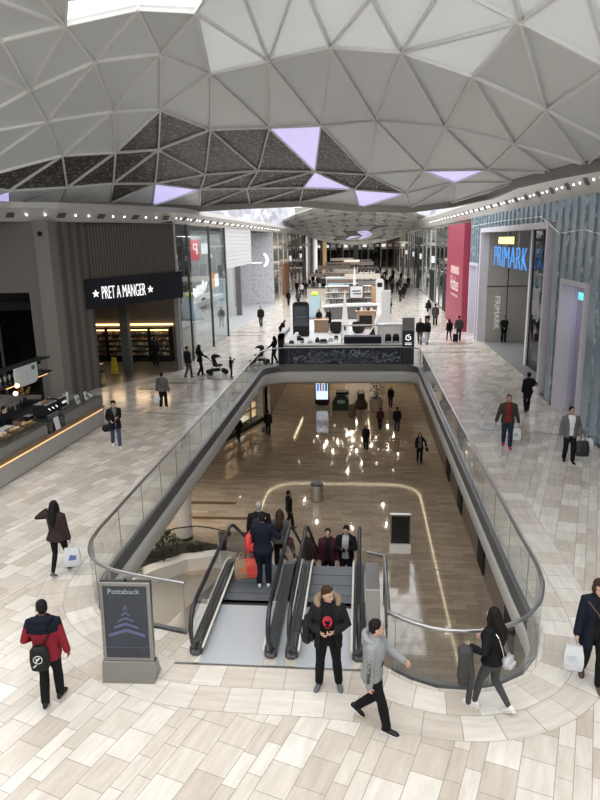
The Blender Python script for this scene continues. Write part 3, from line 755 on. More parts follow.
cpf = [tuple(q) for q in resample(cp, .3)]
MB().tube([(x, y, -5.0) for x, y in cpf], .03, 6).build('handrail', BLACK, cb)
glass_panel(cpf, -6, -5.03).build('glass_pane', GLASS, cb)
MB().tube([(x, y, -5.75) for x, y in cpf], .02, 6).build('bottom_rail', BLACK, cb)
gp = thing('glass_screen', 'upright grey glass screen beside the left escalator at lower level', 'screen', (-5.2,24.4,-6))
MB().box(-5.9,-4.4,24.38,24.42,-5.9,-4.6).build('pane', glass('grey screen glass', (.45,.5,.52), refl=1.5), gp)
MB().box(-5.94,-5.88,24.36,24.44,-6,-4.58).build('post', STEEL, gp); MB().box(-4.42,-4.36,24.36,24.44,-6,-4.58).build('post', STEEL, gp)
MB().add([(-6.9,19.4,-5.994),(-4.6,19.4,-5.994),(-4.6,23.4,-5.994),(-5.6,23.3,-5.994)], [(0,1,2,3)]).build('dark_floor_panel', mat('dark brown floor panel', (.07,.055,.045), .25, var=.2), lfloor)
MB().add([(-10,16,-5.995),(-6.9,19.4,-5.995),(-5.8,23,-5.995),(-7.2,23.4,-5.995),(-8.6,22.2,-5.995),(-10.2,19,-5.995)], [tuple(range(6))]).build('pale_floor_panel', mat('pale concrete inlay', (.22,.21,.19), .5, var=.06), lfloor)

# shop window on the lower level, left
sw = thing('shop_window', 'lit lower-level shop window full of warm-coloured goods behind the left slab', 'shop window', (-8.2,43.8,-6))
pA, pB = Vector((-9.2,40.9,0)), Vector((-7.25,46.6,0)); dn = (pB-pA).normalized(); nr = Vector((-dn.y, dn.x, 0))
def along(u, off, z): q = pA+(pB-pA)*u+nr*off; return (q.x, q.y, z)
def slab_along(u0, u1, o0, o1, z0, z1):
    vs = [along(u, o, z) for z in (z0, z1) for o in (o0, o1) for u in (u0, u1)]
    return MB().add(vs, [(0,2,3,1),(4,5,7,6),(0,1,5,4),(2,6,7,3),(0,4,6,2),(1,3,7,5)])
slab_along(-.05,1.02,1.6,1.7,-6,-1.1).build('back_wall', mat('warm shop wall', (.35,.26,.18), .6, var=.3), sw)
slab_along(-.02,1.0,-.03,.1,-6,-5.75).build('plinth', BLACK, sw)
slab_along(-.02,1.0,-.03,.1,-3.2,-1.1).build('fascia', BLACK, sw)
slab_along(0,1,0,.02,-5.75,-3.2).build('glass_pane', SHOPGLASS, sw)
for u in (0,.33,.66,1): slab_along(u-.008,u+.008,-.03,.06,-5.75,-3.2).build('mullion', DSTEEL, sw)
rs = random.Random(9)
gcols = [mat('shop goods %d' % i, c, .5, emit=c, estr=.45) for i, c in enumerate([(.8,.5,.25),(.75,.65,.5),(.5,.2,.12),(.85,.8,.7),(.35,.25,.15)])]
for z in (-5.6,-4.9,-4.2):
    slab_along(.03,.97,.4,1.5,z-.05,z).build('shelf', DWOOD, sw)
    for k in range(14):
        u = .06+k*.065; h = rs.uniform(.25,.6)
        slab_along(u,u+.04,.55,.95,z,z+h).build('goods', rs.choice(gcols), sw)
area('shop_window_lamp', along(.5,.6,-1.5), .5, 3, 70, (1,.75,.5))
pc = thing('square_column', 'pale square column beside the lower shop window', 'column', (-7.0,46.9,-6))
MB().box(-7.2,-6.85,46.7,47.1,-6,-1.06).build('shaft', mat('pale stone column', (.5,.47,.42), .4), pc)
MB().box(-7.23,-6.82,46.67,47.13,-6,-5.85).build('base', DSTEEL, pc)
# pop-up stall with planters on the lower level
st = thing('kiosk', 'dark green pop-up stall with counter on the lower floor', 'kiosk', (-1.7,49.8,-6))
MB().prism([(-2.3,-6),(-1.0,-6),(-1.0,-5.2),(-1.4,-4.75),(-1.9,-4.7),(-2.3,-5.3)], 49.5, 50.6, 'y').build('counter', mat('bottle green panel', (.018,.035,.028), .5), st)
MB().box(-2.0,-1.0,49.6,50.6,-4.72,-4.55).build('canopy', BLACK, st); MB().box(-1.9,-1.3,49.46,49.5,-5.4,-5.15).build('sign_board', mat('pale green board', (.3,.4,.34), .5), st)
for lab, x, y, r, h, m in [('slim brown bin standing in front of the lower stall',-.72,47.6,.28,.95,mat('brown bin', (.12,.09,.07), .4)),('fat pale stone pot holding a dark plant on the lower floor',1.15,49.6,.52,1.0,mat('pale stone pot', (.42,.36,.29), .6))]:
    o = thing('pot' if 'pot' in lab else 'litter_bin', lab, 'pot' if 'pot' in lab else 'bin', (x, y, -6))
    MB().lathe([(r*.8,-6),(r,-5.9),(r,-6+h-.06),(r*.92,-6+h)], x, y, 18).build('body', m, o)
    MB().lathe([(r*.8,-6+h),(r*.8,-6+h+.03)], x, y, 18).build('rim', BLACK, o)
shrub('shrub', 'dark leafy plant growing in the fat stone pot downstairs', 1.15, 49.6, -5.0, .8, 1.1, 260, LEAF, 8)
dk = thing('display_stand', 'dark round display stand with white card on the lower floor', 'display', (-.05,50.2,-6))
MB().lathe([(.5,-6),(.55,-5.6),(.3,-5.2),(.3,-4.6),(.12,-4.5)], -.05, 50.2, 16).build('body', mat('dark brown stand', (.06,.04,.03), .5), dk)
MB().box(-.25,.2,49.82,49.86,-4.7,-4.3).build('card', WHITE, dk)
# ------------------------------------------------------------------ left side: coffee bar, sandwich shop, glass shop
TAUPEL = mat('light taupe pillar', (.21,.20,.18), .6, var=.06)
FLUTED = pattern('fluted brown wall', 'wave', (.085,.072,.062), (.15,.13,.112), 3.2, .5, .6, 0, (1,.45,0))
struct(MB().box(-24,-14.25,28.3,28.6,5.0,8.08).build('wall_left_header', TAUPE))
struct(MB().box(-24,-15.3,34,34.2,0,5.0).build('wall_left_inner', DARKWALL)); struct(MB().prism([(-15.3,34),(-15.25,34.1),(-17.4,39.2),(-17.6,39.2)], 0, 5).build('wall_left_partition', DARKWALL))
struct(MB().box(-24,-14.2,28.4,34.2,5.0,5.1).build('ceiling_recess', DARKWALL))
struct(MB().box(-14.25,-13.57,28.0,28.75,0,8.08).build('pillar_left', TAUPEL))
struct(MB().box(-14.9,-14.25,28.3,28.6,0,5.0).build('wall_left_pier', TAUPE))
df = thing('dark_doorway', 'dark framed glazed doorway behind the coffee bar, left of the taupe pillar', 'doorway', (-16.5,29.5,0))
for x in (-19.5,-17.2,-15.0): MB().box(x-.06,x+.06,29.4,29.5,0,4.4).build('frame', DSTEEL, df)
MB().box(-19.5,-15,29.4,29.5,4.1,4.5).build('header', BLACK, df)
MB().box(-19.4,-15.1,29.44,29.46,0,4.1).build('glass_pane', DGLASS, df)
MB().box(-16.9,-15.3,30.5,30.55,1.2,3.6).build('poster', mat('dim tan poster', (.13,.10,.075), .6), df)
sc_ = thing('security_camera', 'small dark dome camera near the top of the taupe pillar', 'camera', (-13.9,27.95,7.5))
MB().ball((-13.9,27.9,7.55), .11).build('dome', BLACK, sc_); MB().box(-14,-13.8,27.9,28.0,7.6,7.68).build('bracket', GREYM, sc_)

struct(MB().prism([(-13.6,28.75),(-13.25,31.4),(-13.5,31.45),(-13.85,28.75)], 0, 8.08).build('wall_left_fluted', FLUTED))
struct(MB().prism([(-13.25,31.4),(-10.22,35.8),(-10.4,35.95),(-13.5,31.45)], 4.15, 8.08).build('wall_left_upper', FLUTED))
struct(MB().box(-22,-10.3,39.2,39.4,0,5.4).build('wall_left_shop', mat('brown shop wall', (.15,.125,.10), .6)))
struct(MB().prism([(-13.4,31.5),(-10.4,36.0),(-10.4,39.2),(-22,39.2),(-22,31.5)], 4.9, 5.0).build('ceiling_shop', DARKWALL))
struct(MB().box(-13.45,-13.0,35.1,35.55,0,4.9).build('pillar_shop', mat('dark green-grey pillar', (.075,.078,.07), .6)))
struct(MB().box(-10.45,-10.2,35.75,36.05,0,8.08).build('pillar_left_mullion', GREYM))
# shop sign
A, B = Vector((-13.47,30.83,0)), Vector((-10.05,35.8,0)); d = (B-A).normalized(); nrm = Vector((d.y, -d.x, 0))
sg = thing('shop_sign', 'dark navy fascia sign with white star-flanked letters over the left shop entrance', 'sign', tuple((A+B)/2+Vector((0,0,4.7))))
def onface(u, o, z): q = A+d*u+nrm*o; return (q.x, q.y, z)
LN = (B-A).length
vs_ = [onface(u, o, z+u*.02) for z in (3.98,5.42) for o in (0,.22) for u in (0,LN)]
MB().add(vs_, [(0,2,3,1),(4,5,7,6),(0,1,5,4),(2,6,7,3),(0,4,6,2),(1,3,7,5)]).build('board', mat('blue black board', (.014,.016,.023), .4), sg)
WHL = mat('white lit lettering', (.9,.9,.9), .4, emit=(1,1,1), estr=.55, var=0)
text_mesh('lettering', 'PRET A MANGER', WHL, sg, onface(.86,.24,4.42), d, (0,0,1), 2.62, .62, .03, thin=-.012)
for u in (.52, 3.82):
    star = [(math.cos(PI/2+k*PI/5)*(.2 if k % 2 == 0 else .085), math.sin(PI/2+k*PI/5)*(.2 if k % 2 == 0 else .085)) for k in range(10)]
    MB().add([onface(u+a, .25, 4.70+b) for a, b in star]+[onface(u+a, .22, 4.70+b) for a, b in star], [tuple(range(10))]+[(i, (i+1) % 10, 10+(i+1) % 10, 10+i) for i in range(10)]).build('star', WHL, sg)
# chilled cabinets at the back of the sandwich shop
WARM = mat('warm cabinet light', (1,.8,.5), .5, emit=(1,.6,.25), estr=2.2, var=0)
PACKS = [mat('food pack %d' % i, c, .5, var=.3) for i, c in enumerate([(.45,.3,.18),(.6,.5,.38),(.28,.12,.07),(.2,.2,.12),(.5,.42,.32)])]
CABB = mat('cabinet back', (.22,.13,.07), .5)
rp = random.Random(4)
place = ['leftmost','second from the left','third from the left','rightmost']
for k, x0 in enumerate((-16.9,-15.6,-14.2,-12.9)):
    cbn = thing('chilled_cabinet', 'amber-lit chilled food cabinet at the back of the sandwich shop, %s' % place[k], 'fridge', (x0+.6,38.8,0))
    MB().box(x0,x0+1.24,39.1,39.18,0,2.05).build('back_panel', CABB, cbn)
    for x in (x0, x0+1.2): MB().box(x,x+.05,38.4,39.1,0,2.05).build('side_panel', BLACK, cbn)
    MB().box(x0,x0+1.24,38.35,39.1,1.98,2.1).build('header', BLACK, cbn)
    MB().box(x0+.05,x0+1.2,38.5,38.6,1.9,1.97).build('light', WARM, cbn)
    MB().box(x0,x0+1.24,38.4,39.1,0,.3).build('base', BLACK, cbn)
    for s in range(5):
        z = .38+s*.32
        MB().box(x0+.05,x0+1.2,38.45,39.1,z-.02,z).build('shelf', DSTEEL, cbn)
        for q in range(5):
            w_ = rp.uniform(.14,.2); h_ = rp.uniform(.1,.2); xx = x0+.08+q*.225
            o = MB().box(xx,xx+w_,38.5,38.75,z+.002,z+h_).build('food_pack', rp.choice(PACKS))
            tag(o, 'small packet of food on the lit cabinet shelves of the sandwich shop', 'food', 'food packets in the chilled cabinets')
    area('cabinet_lamp', (x0+.6,38.3,2.3), 1.0, .2, 6, (1,.7,.4), (R(-25),0,0))
MB_ = MB().box(-16.9,-11.6,39.1,39.19,2.15,2.24); tag(MB_.build('shelf_light', WARM), 'amber strip of light above the chilled cabinets', 'light')
ws = thing('wet_floor_sign', 'yellow folding wet floor sign beside the dark shop pillar', 'sign', (-13.75,34.6,0))
for s in (-1, 1):
    MB().prism([(-13.97,0),(-13.53,0),(-13.63,.92),(-13.87,.92)], 34.6+s*.02, 34.6+s*.045, 'y').build('panel', mat('yellow plastic', (.62,.46,.03), .4), ws).rotation_euler = (0,0,0)
tb = thing('cafe_table', 'small round table just inside the sandwich shop, left of the yellow sign', 'table', (-14.4,33.6,0))
MB().lathe([(.4,.72),(.4,.75)], -14.4, 33.6, 20).build('tabletop', mat('pale table top', (.35,.33,.3), .3), tb)
MB().cyl(-14.4,33.6,.03,.72,.035).build('leg', DSTEEL, tb); MB().cyl(-14.4,33.6,0,.03,.22).build('base', DSTEEL, tb)
for k, (x, y, a) in enumerate([(-15.0,33.2,1.0),(-13.9,33.0,-.6)]):
    ch = thing('cafe_chair', 'dark chair %s the round table in the sandwich shop' % ('left of' if k == 0 else 'in front of'), 'chair', (x, y, 0), a, local=True)
    MB().box(-.2,.2,-.2,.2,.43,.47).build('seat', BLACK, ch, bevel=.01); MB().box(-.2,.2,-.22,-.18,.55,.85).build('backrest', BLACK, ch, bevel=.01)
    for sx in (-.17,.17):
        for sy in (-.17,.17): MB().tube([(sx,sy,.43),(sx*1.1,sy*1.1,0)], .014, 6).build('leg', DSTEEL, ch)
        MB().tube([(sx,-.19,.45),(sx,-.2,.6)], .012, 6).build('back_post', DSTEEL, ch)

# coffee bar
CA, CB = Vector((-10.68,16.4,0)), Vector((-10.22,24.35,0)); cd = (CB-CA).normalized(); cn = Vector((-cd.y, cd.x, 0)); CL = (CB-CA).length
def cpos(u, o, z): q = CA+cd*u+cn*o; return Vector((q.x, q.y, z))
def cbox(mb, u0, u1, o0, o1, z0, z1):
    return mb.add([cpos(u, o, z) for z in (z0, z1) for o in (o0, o1) for u in (u0, u1)], [(0,2,3,1),(4,5,7,6),(0,1,5,4),(2,6,7,3),(0,4,6,2),(1,3,7,5)])
GSTONE = mat('grey concrete panel', (.36,.355,.34), .5, var=.12, scale=3)
cc = thing('coffee_counter', 'long grey stone coffee bar counter with amber strip light on the left', 'counter', tuple(cpos(CL/2,.4,0)))
for k in range(5): cbox(MB(), k*CL/5+.004, (k+1)*CL/5-.004, .1,.75,.03,.72).build('front_panel', GSTONE, cc)
cbox(MB(), 0, CL, .13, .75, 0, .03).build('kick', BLACK, cc)
cbox(MB(), 0, CL, 0, .8, .73, .79).build('ledge', mat('walnut ledge', (.20,.115,.06), .4, var=.2, stretch=(8,1,1)), cc, bevel=.006)
cbox(MB(), .05, CL-.05, .075, .1, .63, .665).build('light_strip', LEDAMBER, cc)
for u0, u1 in ((0,3.9),(5.1,CL)): cbox(MB(), u0, u1, .16, .2, .79, 1.16).build('upper_panel', mat('smoky panel', (.20,.20,.19), .25, var=.08), cc)
cbox(MB(), 3.95,5.05,.14,.8,.79,1.22).build('display_case', mat('dark case', (.02,.022,.022), .2), cc)
cbox(MB(), 0, CL, .14, .95, 1.16, 1.2).build('worktop', mat('dark worktop', (.06,.055,.05), .3), cc)
cbox(MB(), CL, CL+.04, .1,1.6,0,1.2).build('end_panel', mat('smoky panel', ()), cc)
nb = thing('navy_end_unit', 'navy panel unit closing the near end of the coffee bar', 'cabinet', tuple(cpos(-.8,.4,0)))
cbox(MB(), -1.9,-.02,-.08,.9,0,1.25).build('body', NAVY, nb, bevel=.01); cbox(MB(), -1.9,-.02,-.1,.92,1.25,1.28).build('top', DSTEEL, nb)
bc = thing('back_counter', 'dark back counter of the coffee bar with shelves', 'counter', tuple(cpos(4,2.9,0)))
cbox(MB(), -1, CL, 2.5,3.2,0,.95).build('body', mat('very dark cabinet', (.03,.028,.026), .5), bc); cbox(MB(), -1, CL, 2.46,3.24,.95,.99).build('worktop', BLACK, bc)
ga = thing('bar_gantry', 'overhead rack of glasses above the coffee bar with amber lights', 'rack', tuple(cpos(4,2.4,0)))
for u in (.2, CL-.2): cbox(MB(), u-.03,u+.03,2.45,2.55,.99,2.75).build('post', BLACK, ga)
cbox(MB(), -1, CL, 2.1,2.6,2.16,2.22).build('shelf', BLACK, ga); cbox(MB(), -1, CL, 2.1,2.6,2.72,2.76).build('shelf', BLACK, ga)
for u0, u1 in ((-1,2.3),(4.8,6.4),(6.7,7.6)): cbox(MB(), u0,u1,2.08,2.1,2.12,2.15).build('light_strip', LEDAMBER, ga)
GLW = mat('glassware', (.30,.30,.31), .1, var=.1)
gsrc = None
for i in range(26):
    u = .1+i*.29
    if 5.4 < u < 6.6 and False: continue
    p = cpos(u, 2.25, 2.222)
    if gsrc is None:
        gsrc = thing('wine_glass', '', 'glass', tuple(p), local=True)
        MB().lathe([(.05,0),(.05,.01),(.008,.015),(.008,.12)]).build('stem', GLW, gsrc)
        MB().lathe([(.01,.12),(.05,.18),(.055,.25),(.045,.33)], n=10).build('bowl', GLW, gsrc)
        o = gsrc
    else: o = copy_tree(gsrc, tuple(p))
    o['label'] = 'stemmed glass standing in the overhead rack of the coffee bar'; o['group'] = 'glasses in the overhead bar rack'
mbd = thing('menu_board', 'white menu board with rounded corner hanging over the coffee bar', 'sign', tuple(cpos(6.3,2.0,2.2)))
bp = [(0,.12),(0,.72),(1.5,.72),(1.5,.25),(1.42,.06),(1.25,0),(.5,0),(.1,.04)]
MB().add([cpos(5.2+a, 1.95, 2.05+b) for a, b in bp]+[cpos(5.2+a, 1.99, 2.05+b) for a, b in bp], [tuple(range(8)), tuple(range(15,7,-1))]+[(i,(i+1)%8,8+(i+1)%8,8+i) for i in range(8)]).build('board', mat('pale board', (.62,.66,.66), .4), mbd)
cbox(MB(), 6.3,6.5,1.935,1.95,2.55,2.7).build('emblem', mat('dark green emblem', (.05,.12,.1), .5), mbd)
for u in (5.4, 6.5): MB().tube([cpos(u,1.97,2.77), cpos(u,2.1,2.8)], .008, 5).build('hanger', BLACK, mbd)
for k, (u, z) in enumerate(((4.95,1.95),(5.1,2.2))):
    pl_ = thing('pendant_lamp', 'small amber bulb lamp %s the white menu board' % ('below' if k == 0 else 'beside'), 'lamp', tuple(cpos(u,1.85,z)))
    MB().ball(cpos(u,1.85,z), .085).build('bulb', mat('amber bulb', (1,.7,.4), .4, emit=(1,.65,.35), estr=2.0, var=0), pl_); MB().tube([cpos(u,1.85,z+.08), cpos(u,2.1,2.72)], .006, 5).build('cord', BLACK, pl_)
# coffee machines, cups, baskets, cards on the counter
def machine(u, o, w_, label):
    t = thing('coffee_machine', label, 'coffee machine', tuple(cpos(u,o,1.2)))
    cbox(MB(), u, u+w_, o, o+.5, 1.24,1.62).build('body', BLACK, t, bevel=.02); cbox(MB(), u, u+w_, o+.02, o+.48, 1.62,1.66).build('cup_tray', CHROME, t)
    cbox(MB(), u+.05, u+w_-.05, o-.06, o, 1.24,1.28).build('drip_tray', STEEL, t)
    for k in range(3): MB().tube([cpos(u+.15+k*(w_-.3)/2,o-.02,1.5), cpos(u+.15+k*(w_-.3)/2,o-.1,1.44)], .025, 8).build('group_head', CHROME, t)
    for a in (u+.05,u+w_-.05): MB().tube([cpos(a,o+.1,1.2), cpos(a,o+.1,1.25)], .02, 6).build('leg', CHROME, t)
machine(4.5,.5,.8,'black espresso machine on the coffee bar beside the white card')
machine(5.5,.55,.55,'smaller black coffee grinder unit near the paper cups')
CUP = mat('white paper cup', (.68,.68,.66), .5)
for k in range(6):
    p = cpos(6.0+k*.12,.75+.06*(k % 2),1.2); t = thing('cup_stack', 'stack of white paper cups on the coffee bar', 'cups', tuple(p), group='stacks of paper cups on the coffee bar')
    h = .3+.06*((k*7) % 3)
    MB().lathe([(.035,1.2),(.045,1.2+h),(.047,1.2+h+.01)], p.x, p.y, 10).build('cup_body', CUP, t)
for k, (u, o, tw, lab) in enumerate([(4.3,.05,.3,'white sheet menu leaning on the front of the dark display case'),(6.55,.4,.26,'white card stand next to the paper cups on the bar'),(7.15,.35,.22,'tall white menu card near the far end of the bar'),(7.6,.4,.24,'low white leaflet holder at the far end of the bar')]):
    t = thing('menu_card', lab, 'card', tuple(cpos(u,o,1.2)))
    z0, z1 = (.82,1.25) if k == 0 else (1.2,1.5 if k != 3 else 1.34)
    MB().add([cpos(u,o,z0),cpos(u+tw,o,z0),cpos(u+tw,o+.08,z1),cpos(u,o+.08,z1),cpos(u,o+.02,z0),cpos(u+tw,o+.02,z0),cpos(u+tw,o+.1,z1),cpos(u,o+.1,z1)], [(0,1,2,3),(7,6,5,4),(0,4,5,1),(1,5,6,2),(2,6,7,3),(3,7,4,0)]).build('sheet', mat('card white', (.6,.62,.64), .5), t)
    if k: cbox(MB(), u+.04,u+tw-.04,o+.0,o+.03,z0+.12,z0+.2).build('print', mat('grey print', (.2,.2,.2), .6), t)
BREAD = [mat('baked goods %d' % i, c, .6, var=.3, scale=20) for i, c in enumerate([(.36,.20,.08),(.45,.30,.14),(.5,.4,.25)])]
rb_ = random.Random(12); WICK = mat('wicker basket', (.17,.11,.06), .7, var=.3, scale=30)
for k in range(5):
    u = .5+k*.72; p = cpos(u,.55,1.2); t = thing('bread_basket', 'wicker basket of pastries on the coffee bar, number %s from the navy end' % ['one','two','three','four','five'][k], 'basket', tuple(p))
    t['label'] = ['wicker basket of pastries at the navy end of the coffee bar','wicker pastry basket second from the navy end unit','wicker pastry basket in the middle of the coffee bar row','wicker pastry basket fourth from the navy end unit','wicker pastry basket beside the dark display case'][k]
    MB().lathe([(.2,1.2),(.27,1.32),(.28,1.33),(.25,1.33),(.19,1.22)], p.x, p.y, 14).build('basket', WICK, t)
    for q in range(6):
        a = q*PI/3; r_ = .12 if q else 0
        o = MB().ball((p.x+r_*math.cos(a), p.y+r_*math.sin(a), 1.33+.03*(q % 2)), (.075,.05,.04), 8, 6, Matrix.Rotation(a, 3, 'Z')).build('pastry', rb_.choice(BREAD))
        tag(o, 'golden brown pastry lying in a basket on the coffee bar', 'pastry', 'pastries in the coffee bar baskets')
tr = thing('serving_tray', 'white tray of wrapped food on the coffee bar', 'tray', tuple(cpos(2.9,1.2,1.2)))
cbox(MB(),2.5,3.3,.85,1.3,1.2,1.23).build('tray', CUP, tr); cbox(MB(),2.6,3.2,.9,1.2,1.23,1.3).build('wrapped_food', mat('wrapped food', (.42,.42,.42), .4), tr)
iw = thing('inner_worktop', 'dark steel inner worktop behind the coffee bar front counter', 'counter', tuple(cpos(4,1.4,0)))
cbox(MB(), .3, CL-1.2, 1.02,1.5,0,.92).build('body', BLACK, iw); cbox(MB(), .2, CL-1.1, .98,1.55,.92,.96).build('worktop', DSTEEL, iw)
for k in range(16):
    u = .4+k*.38; o_ = 1.1+.2*rb_.random(); w_ = rb_.uniform(.16,.3); h_ = rb_.uniform(.1,.32); p = cpos(u,o_,.96)
    t = thing('container', 'small kitchen container on the dark inner worktop of the coffee bar', 'container', tuple(p), group='containers on the inner worktop')
    m_ = [STEEL, BLACK, CUP, GREYM, WICK][k % 5]
    cbox(MB(), u, u+w_, o_, o_+.25, .962, .96+h_).build('body', m_, t, bevel=.01); cbox(MB(), u-.01, u+w_+.01, o_-.01, o_+.26, .96+h_, .975+h_).build('lid', [BLACK, STEEL, GREYM][k % 3], t)
BOT = [mat('bottle glass %d' % i, c, .12, var=.1) for i, c in enumerate([(.02,.025,.02),(.10,.05,.02),(.2,.2,.2),(.03,.05,.03)])]
for i in range(22):
    p = cpos(-.6+i*.36+rb_.uniform(-.05,.05), 2.85+rb_.uniform(-.1,.1), .99)
    o = MB().lathe([(.037,.99),(.04,1.0),(.04,1.19),(.014,1.25),(.014,1.32)], p.x, p.y, 8).build('bottle', rb_.choice(BOT)); tag(o, 'bottle standing on the dark back counter of the coffee bar', 'bottle', 'bottles on the coffee bar back counter')
vf = thing('flower_vase', 'dark vase of orange and yellow flowers by the taupe pillar', 'vase', tuple(cpos(6.9,2.0,1.0)))
p = cpos(6.9,2.75,.99); MB().lathe([(.07,.99),(.1,1.15),(.06,1.3)], p.x, p.y, 12).build('vase', BLACK, vf)
for k in range(16):
    a = rb_.uniform(0,2*PI); r_ = rb_.uniform(.05,.28); q = (p.x+r_*math.cos(a), p.y+r_*math.sin(a), 1.5+rb_.uniform(-.1,.25))
    MB().tube([(p.x,p.y,1.28), q], .006, 4).build('flower_stem', LEAF2, vf); MB().ball(q, (.06,.06,.045), 8, 6).build('flower', mat('flower %d' % (k % 3), [(.5,.12,.03),(.45,.32,.08),(.25,.22,.08)][k % 3], .6), vf)

# glass-fronted shop
SMALLW = mat('lit white sign', (.9,.9,.92), .4, emit=(.95,.97,1), estr=.4, var=0)
gf = thing('glass_shopfront', 'tall glass shopfront with thin dark mullions right of the navy sign', 'shopfront', (-10.2,42.6,0))
ys = [36.1,38.35,44.0,49.1]
for y0, y1 in zip(ys, ys[1:]): MB().box(-10.22,-10.2,y0+.05,y1-.05,.05,8.05).build('glass_pane', SHOPGLASS, gf)
for y in ys[1:]: MB().box(-10.3,-10.14,y-.05,y+.05,0,8.08).build('mullion', DSTEEL, gf)
MB().box(-10.26,-10.16,36.1,49.1,0,.06).build('sill', STEEL, gf)
MB().box(-13.0,-10.2,49.06,49.1,.05,8.05).build('glass_pane', SHOPGLASS, gf)
struct(MB().box(-15.2,-15,39.5,49.2,0,8.1).build('wall_left_glass_shop', mat('grey shop wall', (.33,.33,.32), .6, var=.2, scale=.8)))
struct(MB().box(-15,-10.3,39.4,39.5,0,8.1).build('wall_left_shop_divider', mat('grey shop divider', (.3,.3,.3), .6, var=.2, scale=.8)))
struct(MB().box(-13.6,-13.2,46.6,47.4,0,8.1).build('pillar_glass_shop', mat('dark pillar', (.07,.07,.07), .5)))
struct(MB().box(-15,-10.4,39.5,49.0,3.0,3.3).build('ceiling_mezzanine', mat('white mezzanine', (.55,.55,.54), .5)))
s = thing('hanging_sign', 'red square sign with white mark behind the glass shopfront', 'sign', (-10.7,39.9,6.4))
MB().box(-10.72,-10.66,40.2,43.0,5.95,7.25).build('board', mat('red sign', (.55,.03,.06), .4, emit=(.6,.03,.07), estr=.35), s)
MB().tube([(-10.63,42.3,6.3),(-10.63,42.3,6.95),(-10.63,41.5,6.95),(-10.63,41.4,6.7),(-10.63,42.2,6.6)], .05, 6).build('emblem', SMALLW, s)
s = thing('hanging_sign', 'white rectangular hanging sign beside the red square sign', 'sign', (-10.7,42.5,6.5))
MB().box(-10.72,-10.66,43.5,45.6,6.15,7.2).build('board', mat('pale grey sign', (.5,.52,.52), .4), s)
for k in range(3): MB().box(-10.65,-10.63,43.65+k*.66,44.15+k*.66,6.3,7.0).build('lettering', SMALLW, s)
s = thing('hanging_sign', 'white curved letter sign at the left edge of the glass shopfront', 'sign', (-10.7,37.0,6.0))
MB().tube([(-10.66,37.4,6.3),(-10.66,36.8,6.4),(-10.66,36.5,6.0),(-10.66,36.8,5.6),(-10.66,37.4,5.65)], .12, 6).build('lettering', SMALLW, s)
MB().box(-10.7,-10.66,37.4,37.8,5.6,6.3).build('board', mat('pale grey sign', ()), s)
s = thing('script_sign', 'white script lettering sign across the middle of the glass shopfront', 'sign', (-10.6,42.6,4.0))
MB().tube([(-10.6,39.6,3.3),(-10.6,39.9,4.5),(-10.6,40.2,4.9),(-10.6,40.3,4.4),(-10.6,39.9,3.7),(-10.6,40.8,3.9),(-10.6,41.0,4.2),(-10.6,40.7,4.1),(-10.6,41.3,3.7),(-10.6,41.9,4.3),(-10.6,42.1,3.7),(-10.6,42.6,4.3),(-10.6,42.9,3.8),(-10.6,43.4,4.5),(-10.6,43.6,3.9),(-10.6,44.4,4.4)], .085, 6).build('lettering', SMALLW, s)
s = thing('hanging_sign', 'orange and white hanging sign near the right end of the glass shopfront', 'sign', (-10.7,47.4,4.4))
MB().box(-10.72,-10.66,46.0,47.2,3.85,4.9).build('board', mat('orange sign', (.75,.22,.03), .4, emit=(.8,.25,.04), estr=.3), s); MB().box(-10.72,-10.66,47.3,48.6,3.9,4.8).build('board', SMALLW, s)
s = thing('round_sign', 'round dark red badge sign below the white script sign', 'sign', (-10.6,43,3.0))
MB().add([(-10.6,43.2+.75*math.cos(k*PI/12),3.0+.5*math.sin(k*PI/12)) for k in range(24)]+[(-10.55,43.2+.75*math.cos(k*PI/12),3.0+.5*math.sin(k*PI/12)) for k in range(24)], [tuple(range(24)),tuple(range(47,23,-1))]+[(k,(k+1)%24,24+(k+1)%24,24+k) for k in range(24)]).build('board', mat('dull maroon', (.16,.09,.09), .4), s)
s = thing('shop_counter', 'brown counter seen through the left panes of the glass shopfront', 'counter', (-12.4,42.2,0))
MB().box(-14.6,-13.6,40.2,43.4,0,1.1).build('body', mat('brown counter', (.16,.11,.085), .5), s, bevel=.02); MB().box(-14.7,-13.5,40.1,43.5,1.1,1.15).build('worktop', GSTONE, s)
s = thing('display_rack', 'grey display rack with jars behind the middle glass pane', 'rack', (-12,43,0))
for z in (.4,.9,1.4,1.9): MB().box(-12.4,-11.6,41.4,44.6,z,z+.04).build('shelf', STEEL, s)
for y in (41.4,44.6): MB().box(-12.4,-11.6,y-.03,y+.03,0,2.2).build('side_panel', DSTEEL, s)

# white recess with overhanging louvred panel and perforated wall
struct(MB().box(-14.5,-14.3,49.1,75.6,0,8.1).build('wall_left_recess', mat('pale recess wall', (.42,.43,.45), .5)))
lv = thing('louvred_panel', 'white overhanging panel with fine horizontal grooves above the left recess', 'panel', (-10.2,55,6.5))
for k in range(10): MB().box(-10.5,-10.2-.012*(k % 2),49.15,61,5.1+k*.298,5.1+k*.298+.285).build('slat', mat('louvre white', (.58,.58,.59), .5, var=.03), lv)
pw = thing('perforated_wall', 'pale perforated panel wall closing the far side of the left recess', 'panel', (-12.2,75.5,0))
MB().box(-14.3,-10.1,75.4,75.6,0,8.05).build('panel', pattern('perforated white panel', 'voronoi', (.20,.21,.25), (.50,.51,.54), 4.0, .25, .4), pw)
for x, c in ((-13.9,GREYM),(-13.0,LGREY),(-12.3,mat('dark door leaf', (.12,.12,.13), .4))):
    t = tag(MB().box(x,x+.5,63+x*.2+3,63.4+x*.2+3,0,4.9).build('fitting_pillar', c), {-13.9:'dark grey upright in the left recess, nearest the back wall',-13.0:'pale grey square post standing in the left recess',-12.3:'narrow dark upright panel in the left recess'}[x], 'pillar')
